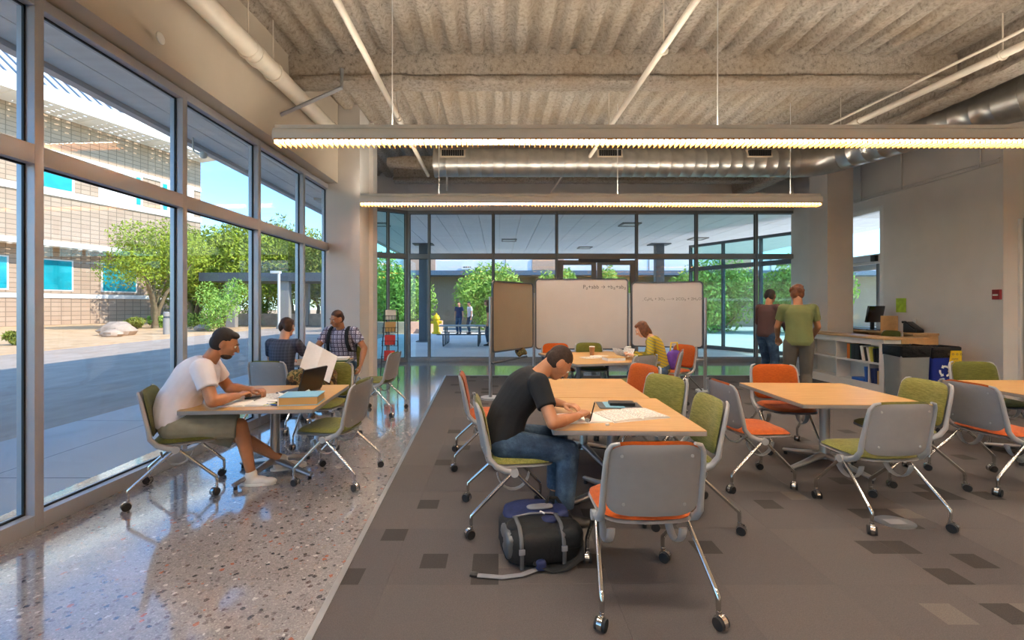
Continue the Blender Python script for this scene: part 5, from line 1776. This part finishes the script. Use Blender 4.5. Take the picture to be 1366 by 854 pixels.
figure('person in white T-shirt and khaki shorts leaning over the laptop table', (-2.63, 3.70, 0), 25, pz=0.575, S=1.04, bulk=1.14, lean=(14, 36), head=(-4, 24, 0),
       wrists=((-2.20, 4.02, 0.765), (-2.19, 3.78, 0.765)), elbows=((-0.7, -0.2, -0.6), (0.75, -0.1, -0.6)), ankles=((-1.93, 4.12, 0.095), (-2.10, 3.82, 0.095)),
       toes=((0.0, 1, 0), (0.35, 1, 0)), knees=((-0.1, 0.6, 1), (0.1, 0.6, 1)), skin='skin_tan', hair=('hair_dark', 'short'), shirt='shirt_white', pants='khaki', legs='short', shoes='shoe_white', voxel=0.006, curl=40, beard='hair_buzz')
figure('person in black T-shirt and jeans hunched over a notebook', (0.03, 3.235, 0), 6, pz=0.575, S=1.02, bulk=1.05, lean=(18, 44), head=(0, 52, 0),
       wrists=((0.50, 3.44, 0.765), (0.545, 3.09, 0.765)), elbows=((-0.9, -0.2, -0.4), (0.8, -0.5, -0.5)), ankles=((0.43, 3.42, 0.095), (0.45, 3.10, 0.095)),
       knees=((-0.1, 0.6, 1), (0.1, 0.6, 1)), skin='skin_tan', hair=('hair_buzz', 'buzz'), shirt='shirt_black', pants='denim', shoes='shoe_dark', voxel=0.006, curl=((15, 15, 18, 20), (45, 50, 55, 60)))
figure('person in yellow striped top reading a paper at the rear table', (2.45, 6.74, 0), 158, pz=0.565, S=0.99, bulk=0.95, lean=(10, 30), head=(8, 34, 0),
       wrists=((2.02, 6.72, 0.775), (2.08, 7.02, 0.775)), ankles=((2.05, 6.75, 0.09), (2.1, 7.0, 0.09)),
       skin='skin_pale', hair=('hair_auburn', 'bob'), shirt='striped_yellow', sleeve='long', pants='denim', shoes='shoe_dark', voxel=0.008, curl=30, shoulders=0.155)
figure('person in dark navy shirt sitting with back to us by the side windows', (-2.74, 5.66, 0), 84, pz=0.565, S=1.02, bulk=0.95, lean=(3, 14), head=(0, 12, 0),
       wrists=((-2.88, 6.12, 0.78), (-2.48, 6.12, 0.78)), ankles=((-2.9, 6.05, 0.09), (-2.6, 6.05, 0.09)), skin='skin_pale', hair=('hair_brown', 'short'), shirt='plaid_navy', pants='denim', voxel=0.008)
pm, info = figure('person in pale plaid shirt wearing backpack straps beside the pier', (-2.49, 7.20, 0), 266, pz=0.60, S=1.10, bulk=1.12, lean=(4, 14), head=(-28, 22, -8),
       wrists=((-2.14, 6.98, 0.60), (-2.72, 6.78, 0.785)), elbows=((-0.8, -0.5, -0.2), (0.8, -0.4, -0.4)), ankles=((-2.35, 6.82, 0.1), (-2.62, 6.8, 0.1)), skin='skin_tan', hair=('hair_brown', 'buzz'), shirt='plaid_white', pants='denim', voxel=0.008)
# straps and pack worn by the person in plaid
bp = thing('worn_backpack', 'black backpack worn by the person in the plaid shirt', 'backpack', pm.location, pm.rotation_euler.z)
nb, S_ = info['nb'], 1.10
for s in (-1, 1):
    x = s * 0.125 * S_
    pts = [(x, -0.13, nb.z - 0.12), (x, -0.07, nb.z + 0.005), (x, nb.y + 0.0, nb.z + 0.03), (x, nb.y + 0.09, nb.z - 0.02), (x * 1.05, nb.y + 0.13, nb.z - 0.10), (x * 1.12, nb.y + 0.125, nb.z - 0.22), (x * 1.28, nb.y + 0.07, nb.z - 0.34), (x * 1.32, -0.06, nb.z - 0.38)]
    MB().tube(pts, 0.030, 8, squash=(1.0, 0.35)).build('strap', 'bag_black', bp, smooth=60)
me = MB().ball((0, -0.21, nb.z - 0.27), (0.16, 0.085, 0.24), 16, 12)
me.build('pack', 'bag_black', bp, smooth=80)

def standing(label, x, y, face, S, **kw):
    f = Vector((math.cos(R(face)), math.sin(R(face)), 0))
    r = Vector((f.y, -f.x, 0))
    b = Vector((x, y, 0.0))
    wr = kw.pop('wr', None)
    if wr is None:
        wr = (b - r * 0.24 * S + f * 0.05 + Vector((0, 0, 0.80 * S)), b + r * 0.24 * S + f * 0.05 + Vector((0, 0, 0.80 * S)))
    else:
        wr = tuple(b + r * a * S + f * c * S + Vector((0, 0, h * S)) for a, c, h in wr)
    an = (b - r * 0.10 * S + f * 0.05 + Vector((0, 0, 0.095 * S)), b + r * 0.10 * S - f * 0.03 + Vector((0, 0, 0.095 * S)))
    return figure(label, (x, y, kw.pop('z', 0.0)), face, pz=0.94 * S, S=S, wrists=wr, ankles=an, knees=((-0.05, 1, 0), (0.05, 1, 0)), **kw)
standing('person in green T-shirt and brown trousers standing with back to us before the counter', 4.42, 6.62, 68, 1.045, lean=(2, 10), head=(0, 8, 0), bulk=1.02,
         wr=((-0.20, 0.32, 0.98), (0.24, 0.34, 1.0)), skin='skin_tan', hair=('hair_auburn', 'curly'), shirt='shirt_green', pants='grey_pants', voxel=0.009, z=cz)
standing('person in dark maroon shirt and jeans standing by the glass beside the column', 4.98, 8.35, 20, 1.05, lean=(3, 8), head=(15, 10, 0),
         wr=((-0.20, 0.30, 1.0), (0.22, 0.25, 0.95)), skin='skin_tan', hair=('hair_dark', 'short'), shirt='shirt_maroon', sleeve='long', pants='denim', voxel=0.010, z=cz)
standing('person in jeans with long hair standing at the outdoor picnic table', -0.30, 17.1, 165, 1.02, lean=(4, 12), head=(0, 20, 0), skin='skin_light', hair=('hair_brown', 'long'), shirt='shirt_maroon', pants='denim', voxel=0.014)
standing('person in blue shirt standing outside near the low building', -2.10, 24.0, 250, 1.0, lean=(0, 5), head=(0, 5, 0), skin='skin_light', hair=('hair_brown', 'short'), shirt='bag_blue', pants='denim', voxel=0.018)
standing('person in pale shirt standing outside near the low building', -1.55, 24.4, 210, 1.0, lean=(0, 5), head=(0, 5, 0), skin='skin_light', hair=('hair_dark', 'short'), shirt='shirt_white', pants='denim', voxel=0.018)

# ---------------------------------------------------------------- bags
def puffy(c, d, ex=3.0, n=28, k=16, rot=None, wob=0.0, seed=1):
    """superellipsoid: soft rounded box"""
    rr = random.Random(seed)
    m = MB().ball((0, 0, 0), 1.0, n, k)
    out = []
    for v in m.v:
        v = Vector(v)
        q = (abs(v.x) ** ex + abs(v.y) ** ex + abs(v.z) ** ex) ** (1 / ex)
        v = v / q
        v = Vector((v.x * d[0] / 2, v.y * d[1] / 2, v.z * d[2] / 2)) * (1 + rr.uniform(-wob, wob))
        if rot is not None:
            v = rot @ v
        out.append(tuple(v + Vector(c)))
    m.v = out
    return m
bkp = thing('backpack', 'black and blue backpack lying on the carpet by the jeans leg', 'backpack', (0.245, 2.77, cz), R(10))
puffy((0, 0, 0.108), (0.47, 0.40, 0.215), 4.6, wob=0.012).build('main_pack', 'bag_black', bkp, smooth=80)
puffy((-0.03, 0.10, 0.205), (0.34, 0.20, 0.08), 3, rot=Matrix.Rotation(R(10), 3, 'X'), wob=0.02).build('top_pocket', 'bag_blue', bkp, smooth=80)
puffy((-0.05, -0.05, 0.185), (0.32, 0.16, 0.09), 3, wob=0.02, seed=3).build('front_pocket', 'bag_black', bkp, smooth=80)
puffy((0.03, 0.075, 0.243), (0.17, 0.07, 0.016), 3).build('patch', 'bag_grey', bkp, smooth=80)
puffy((0.05, -0.06, 0.222), (0.09, 0.08, 0.03), 3).build('blue_panel', 'bag_blue', bkp, smooth=80)
puffy((0.16, 0.06, 0.205), (0.09, 0.16, 0.07), 3, wob=0.02, seed=5).build('side_pocket', 'bag_blue', bkp, smooth=80)
puffy((0.14, -0.10, 0.15), (0.2, 0.2, 0.14), 3, wob=0.02, seed=6).build('side_panel', 'bag_black', bkp, smooth=80)
MB().tube([(-0.16, 0.005, 0.222), (-0.05, 0.015, 0.232), (0.08, 0.01, 0.228), (0.14, 0.0, 0.215)], 0.006, 6).build('zip', 'bag_grey', bkp, smooth=60)
MB().tube([(0.02, 0.03, 0.232), (0.04, 0.0, 0.232)], 0.006, 6).build('zip_pull', 'paper', bkp, smooth=60)
for (x, y, z) in ((0.05, -0.17, 0.16), (0.2, -0.02, 0.19)):
    MB().box((x, y, z), (0.012, 0.03, 0.012)).build('red_tab', 'book_red', bkp)
MB().tube([(0.20, 0.10, 0.2), (0.16, 0.14, 0.26), (0.1, 0.13, 0.27), (0.08, 0.1, 0.24)], 0.012, 8).build('grab_handle', 'bag_black', bkp, smooth=60)
MB().tube([(-0.08, -0.19, 0.05), (0.02, -0.22, 0.012), (0.10, -0.225, 0.02), (0.20, -0.19, 0.05), (0.22, -0.12, 0.11)], 0.028, 8, squash=(1, 0.35)).build('shoulder_strap', 'bag_black', bkp, smooth=60)
MB().tube([(-0.05, -0.20, 0.016), (-0.16, -0.235, 0.012), (-0.27, -0.235, 0.010), (-0.40, -0.19, 0.008)], 0.018, 8, squash=(1, 0.3)).build('webbing_strap', 'bag_grey', bkp, smooth=60)
MB().box((-0.42, -0.18, 0.009), (0.045, 0.035, 0.014), R(-20)).build('buckle', 'black_plastic', bkp, bevel=0.004)
puffy((-0.04, -0.21, 0.04), (0.06, 0.04, 0.06), 3).build('blue_tab', 'bag_blue', bkp, smooth=80)
pts_ = [(0.225 * math.copysign(abs(math.cos(a)) ** 0.5, math.cos(a)), 0.188 * math.copysign(abs(math.sin(a)) ** 0.5, math.sin(a)), 0.155) for a in np.linspace(0, 2 * PI, 41)]
MB().tube(pts_, 0.007, 6, cap=False).build('piping', 'bag_grey', bkp, smooth=60)
MB().tube([(x_, y_, 0.055) for x_, y_, z_ in pts_], 0.006, 6, cap=False).build('piping', 'device_grey', bkp, smooth=60)
for x_ in (-0.15, 0.10):
    MB().tube([(x_, -0.205, 0.02), (x_, -0.208, 0.10), (x_, -0.19, 0.19), (x_, -0.13, 0.232), (x_, -0.02, 0.238)], 0.012, 8, squash=(1, 0.3)).build('compression_strap', 'device_grey', bkp, smooth=60)
    MB().box((x_, -0.208, 0.12), (0.035, 0.012, 0.03)).build('buckle', 'bag_grey', bkp, bevel=0.003)
puffy((-0.20, -0.06, 0.12), (0.07, 0.22, 0.15), 4, wob=0.02, seed=8).build('mesh_pocket', 'device_grey', bkp, smooth=80)
cb = thing('camouflage_backpack', 'brown camouflage backpack sitting on a chair behind the laptop', 'backpack', (-2.03, 5.0, 0.478), R(5))
puffy((0, 0, 0.19), (0.44, 0.34, 0.38), 3.0, wob=0.03, seed=9).build('main_pack', 'camouflage', cb, smooth=80)
puffy((-0.15, -0.11, 0.2), (0.24, 0.2, 0.3), 3.0, wob=0.03, seed=10).build('side_pocket', 'camouflage', cb, smooth=80)
puffy((0.13, -0.14, 0.14), (0.2, 0.12, 0.22), 3.0, wob=0.03, seed=11).build('front_pocket', 'camouflage', cb, smooth=80)
MB().tube([(0.05, 0.05, 0.36), (0.06, 0.05, 0.42), (0.0, 0.05, 0.43), (-0.06, 0.05, 0.36)], 0.012, 8).build('grab_handle', 'bag_black', cb, smooth=60)
MB().tube([(-0.03, -0.215, 0.30), (-0.03, -0.225, 0.18), (-0.03, -0.19, 0.05)], 0.014, 8, squash=(1, 0.3)).build('webbing_strap', 'bag_black', cb, smooth=60)
pb = thing('purple_bag', 'small purple bag on the orange chair behind the person in yellow', 'bag', (2.85, 7.30, 0.482), R(20))
puffy((0, 0, 0.16), (0.26, 0.14, 0.32), 3, wob=0.03).build('bag_body', 'purple_cloth', pb, smooth=80)
MB().tube([(-0.08, 0, 0.3), (-0.06, 0, 0.44), (0.06, 0, 0.44), (0.08, 0, 0.3)], 0.012, 8).build('handle', 'hydrant_yellow', pb, smooth=60)

# ---------------------------------------------------------------- things on the tables
TZ = 0.70
def sheet(name, label, x, y, z, w, d, rz, mat='paper', th=0.004, curl_=0.0, cat='paper'):
    m = MB()
    n = 8
    vs, fs = [], []
    for q in (0, 1):
        for i in range(n + 1):
            u = -w / 2 + w * i / n
            zz = curl_ * (abs(2 * u / w) ** 2.5)
            vs += [(u, -d / 2, zz + q * th), (u, d / 2, zz + q * th)]
    k = 2 * (n + 1)
    for i in range(n):
        a = 2 * i
        fs += [(a, a + 1, a + 3, a + 2), (k + a, k + a + 2, k + a + 3, k + a + 1), (a, a + 2, k + a + 2, k + a), (a + 1, k + a + 1, k + a + 3, a + 3)]
    fs += [(0, k, k + 1, 1), (2 * n, 2 * n + 1, k + 2 * n + 1, k + 2 * n)]
    m.add(vs, fs)
    return tag(m.build(name, mat, smooth=60, loc=(x, y, z), rot=(0, 0, R(rz))), label, cat)
def open_book(label, x, y, z, w, d, rz, th=0.018, mat='printed_page', cover='paper', cat='book'):
    t = thing('open_book', label, cat, (x, y, z), R(rz))
    for s in (-1, 1):
        pts = [(0.0, 0.004), (0.012, th), (0.05, th * 1.15), (w * 0.3, th * 0.95), (w / 2, th * 0.55), (w / 2, 0.003)]
        pts = [(s * u, v) for u, v in pts]
        if s < 0:
            pts = pts[::-1]
        MB().prism(pts, -d / 2, d / 2, lambda u, v, h: (u, -h, v)).build('page_block', mat, t, smooth=50)
    MB().box2(-w / 2 - 0.004, w / 2 + 0.004, -d / 2 - 0.003, d / 2 + 0.003, 0, 0.0028).build('cover', cover, t)
    return t
CZ = TZ + cz
# writing person's table
open_book('open textbook with printed pages at the near side of the writing table', 0.98, 3.33, CZ, 0.46, 0.29, 18)
open_book('open spiral notebook under the writing hand', 0.60, 3.25, CZ, 0.40, 0.27, 8, th=0.008, mat='paper')
cl = thing('clipboard', 'dark clipboard with a folded tablet case at the table seam', 'clipboard', (0.98, 3.66, CZ), R(-4))
MB().prism(rrect(0.34, 0.24, 0.015), 0, 0.006).build('board', 'device_grey', cl)
MB().box2(-0.12, 0.03, -0.10, 0.10, 0.006, 0.010).build('paper_stack', 'book_sky', cl)
tag(MB().prism(rrect(0.2, 0.11, 0.015), 0, 0.022).build('calculator', 'black_plastic', loc=(1.0, 3.66, CZ + 0.0101), rot=(0, 0, R(-4))), 'dark calculator lying on the clipboard', 'calculator')
tag(MB().box2(-0.012, 0.012, -0.009, 0.009, 0, 0.013).build('eraser', 'paper', bevel=0.003, loc=(0.74, 3.06, CZ), rot=(0, 0, 0.4)), 'tiny white eraser near the table edge', 'eraser')
pn_ = thing('pen', 'dark pen in the writing hand', 'pen', (0.632, 3.10, CZ + 0.012))
MB().tube([(-0.005, -0.0, 0.0), (0.0, 0.0, 0.012), (0.035, 0.02, 0.13)], [0.001, 0.0045, 0.0045], 8).build('barrel', 'black_plastic', pn_, smooth=60)
MB().cyl((0.035, 0.02, 0.13), (0.037, 0.021, 0.138), 0.003, n=8).build('clicker', 'satin_steel', pn_)
# rear table
def cup(label, x, y, z, r, h, inside, gl):
    t = thing('drink_cup', label, 'cup', (x, y, z))
    MB().lathe([(r * 0.75, 0), (r, h), (r * 0.96, h), (r * 0.72, 0.004)], 20).build('cup_wall', gl, t, smooth=40)
    MB().lathe([(r * 0.70, 0.005), (r * 0.90, h * 0.8)], 20).build('drink', inside, t, smooth=40)
    MB().lathe([(r * 1.02, h), (r * 1.02, h + 0.008), (r * 0.9, h + 0.012)], 20).build('rim', 'paper', t, smooth=40)
    return t
cup('tan iced coffee cup standing on the rear table', 1.53, 7.36, CZ, 0.045, 0.14, 'coffee', 'coffee')
cup('clear plastic cup of tea beside the person in yellow', 2.08, 7.20, CZ, 0.045, 0.15, 'book_red', 'cup_plastic')
sheet('paper_sheet', 'loose white papers in the middle of the rear table', 1.45, 7.05, CZ, 0.30, 0.22, 20, 'printed_page')
sheet('paper_sheet', 'white paper near the coffee cup on the rear table', 1.62, 7.24, CZ, 0.28, 0.21, -15, 'paper')
sheet('paper_sheet', 'pale sheet lifted in the hand of the person in yellow', 1.93, 6.95, CZ + 0.035, 0.22, 0.30, 15, 'printed_page', curl_=0.12)
wbk = thing('closed_book', 'closed white book at the near edge of the rear table', 'book', (1.72, 6.72, CZ), R(12))
MB().box2(-0.14, 0.14, -0.1, 0.1, 0.0, 0.045).build('pages', 'paper', wbk)
MB().box2(-0.145, 0.145, -0.105, 0.105, 0.045, 0.05).build('cover', 'book_tan', wbk)
# laptop table on the polished floor
lt = thing('laptop', 'open dark laptop standing edge-on at the far side of the left table', 'laptop', (-1.90, 4.28, TZ), R(75))
MB().prism(rrect(0.34, 0.24, 0.012), 0, 0.018).build('base', 'device_grey', lt)
MB().prism(rrect(0.30, 0.11, 0.006), 0.018, 0.020, lambda u, v, h: (u, v + 0.04, h)).build('keyboard', 'black_plastic', lt)
sc_ = MB().prism(rrect(0.34, 0.23, 0.012), -0.006, 0.006, lambda u, v, h: (u, h, v + 0.115)).build('lid', 'black_plastic', lt, loc=(0, -0.12, 0.018), rot=(R(18), 0, 0))
MB().prism(rrect(0.32, 0.20, 0.006), 0.006, 0.0075, lambda u, v, h: (u, h, v + 0.115)).build('screen', 'device_grey', sc_)
tb_ = thing('thick_textbook', 'very thick textbook with pale blue cover on the left table', 'book', (-1.66, 3.82, TZ), R(8))
MB().box2(-0.155, 0.145, -0.12, 0.12, 0.006, 0.066).build('page_block', 'oak_edge' if False else 'book_tan', tb_)
MB().box2(-0.16, 0.15, -0.125, 0.125, 0.066, 0.072).build('cover', 'book_sky', tb_)
MB().box2(-0.16, 0.15, -0.125, 0.125, 0.0, 0.006).build('cover', 'book_sky', tb_)
MB().box2(-0.166, -0.155, -0.125, 0.125, 0.0, 0.072).build('spine', 'paper', tb_)
open_book('open white notebook between the arms of the person in white', -2.08, 3.78, TZ, 0.40, 0.27, 6, th=0.012, mat='paper')
sheet('paper_sheet', 'white papers spread before the laptop', -1.98, 4.05, TZ, 0.40, 0.28, 24, 'printed_page', th=0.012)
sheet('paper_sheet', 'curled white sheet propped on the papers by the laptop', -1.82, 4.02, TZ + 0.013, 0.26, 0.2, 30, 'paper', curl_=0.03)
for (x, y, rz, mt, lab) in ((-1.885, 3.72, 60, 'book_lime', 'lime pen beside the thick textbook'), (-1.86, 3.70, -20, 'book_blue', 'blue pen beside the thick textbook'), (-1.89, 3.80, 5, 'black_plastic', 'black marker between notebook and thick textbook')):
    p_ = thing('pen', lab, 'pen', (x, y, TZ + 0.006), R(rz), 'pens on the left table')
    MB().cyl((-0.06, 0, 0), (0.045, 0, 0), 0.006, n=8).build('barrel', mt, p_, smooth=40)
    MB().cyl((0.045, 0, 0), (0.07, 0, 0), 0.0055, 0.002, n=8).build('cap', 'black_plastic', p_, smooth=40)
ph_ = tag(MB().prism(rrect(0.065, 0.125, 0.01), 0, 0.010).build('mobile_phone', 'black_plastic', loc=(-2.13, 3.90, TZ + 0.025), rot=(R(6), 0, R(-60))), 'black mobile phone held in the hands of the person in white', 'phone')
# folder of papers propped on the camouflage backpack
fo = thing('propped_folder', 'crumpled white folder propped on the camouflage backpack', 'folder', (-1.95, 4.84, 0.86), R(10))
for s in (-1, 1):
    m = MB()
    n = 6
    vs = []
    for q in (0, 0.004):
        for i in range(n + 1):
            u = 0.17 * i / n
            for v in (-0.15, 0.15):
                vs.append((s * u, -0.02 - q + 0.04 * math.sin(u * 14) * 0.4, v + 0.06 - s * u * 0.3))
    k = 2 * (n + 1)
    fs = []
    for i in range(n):
        a = 2 * i
        fs += [(a, a + 1, a + 3, a + 2), (k + a, k + a + 2, k + a + 3, k + a + 1), (a, a + 2, k + a + 2, k + a), (a + 1, k + a + 1, k + a + 3, a + 3)]
    fs += [(0, k, k + 1, 1), (2 * n, 2 * n + 1, k + 2 * n + 1, k + 2 * n)]
    m.add(vs, fs)
    m.build('page', 'paper', fo, smooth=60, rot=(R(-22), R(14), 0))
# small table of the boy and the person in plaid
bi = thing('ring_binder', 'open green and white binder on the small table', 'binder', (-2.42, 6.62, 0.71), R(10))
MB().box2(-0.2, 0.2, -0.15, 0.15, 0.0, 0.02).build('cover', 'book_green', bi)
MB().box2(-0.18, 0.2, -0.14, 0.14, 0.02, 0.05).build('pages', 'paper', bi)
sheet('paper_sheet', 'white sheet at the edge of the small table', -2.38, 6.28, 0.71, 0.28, 0.2, 12)
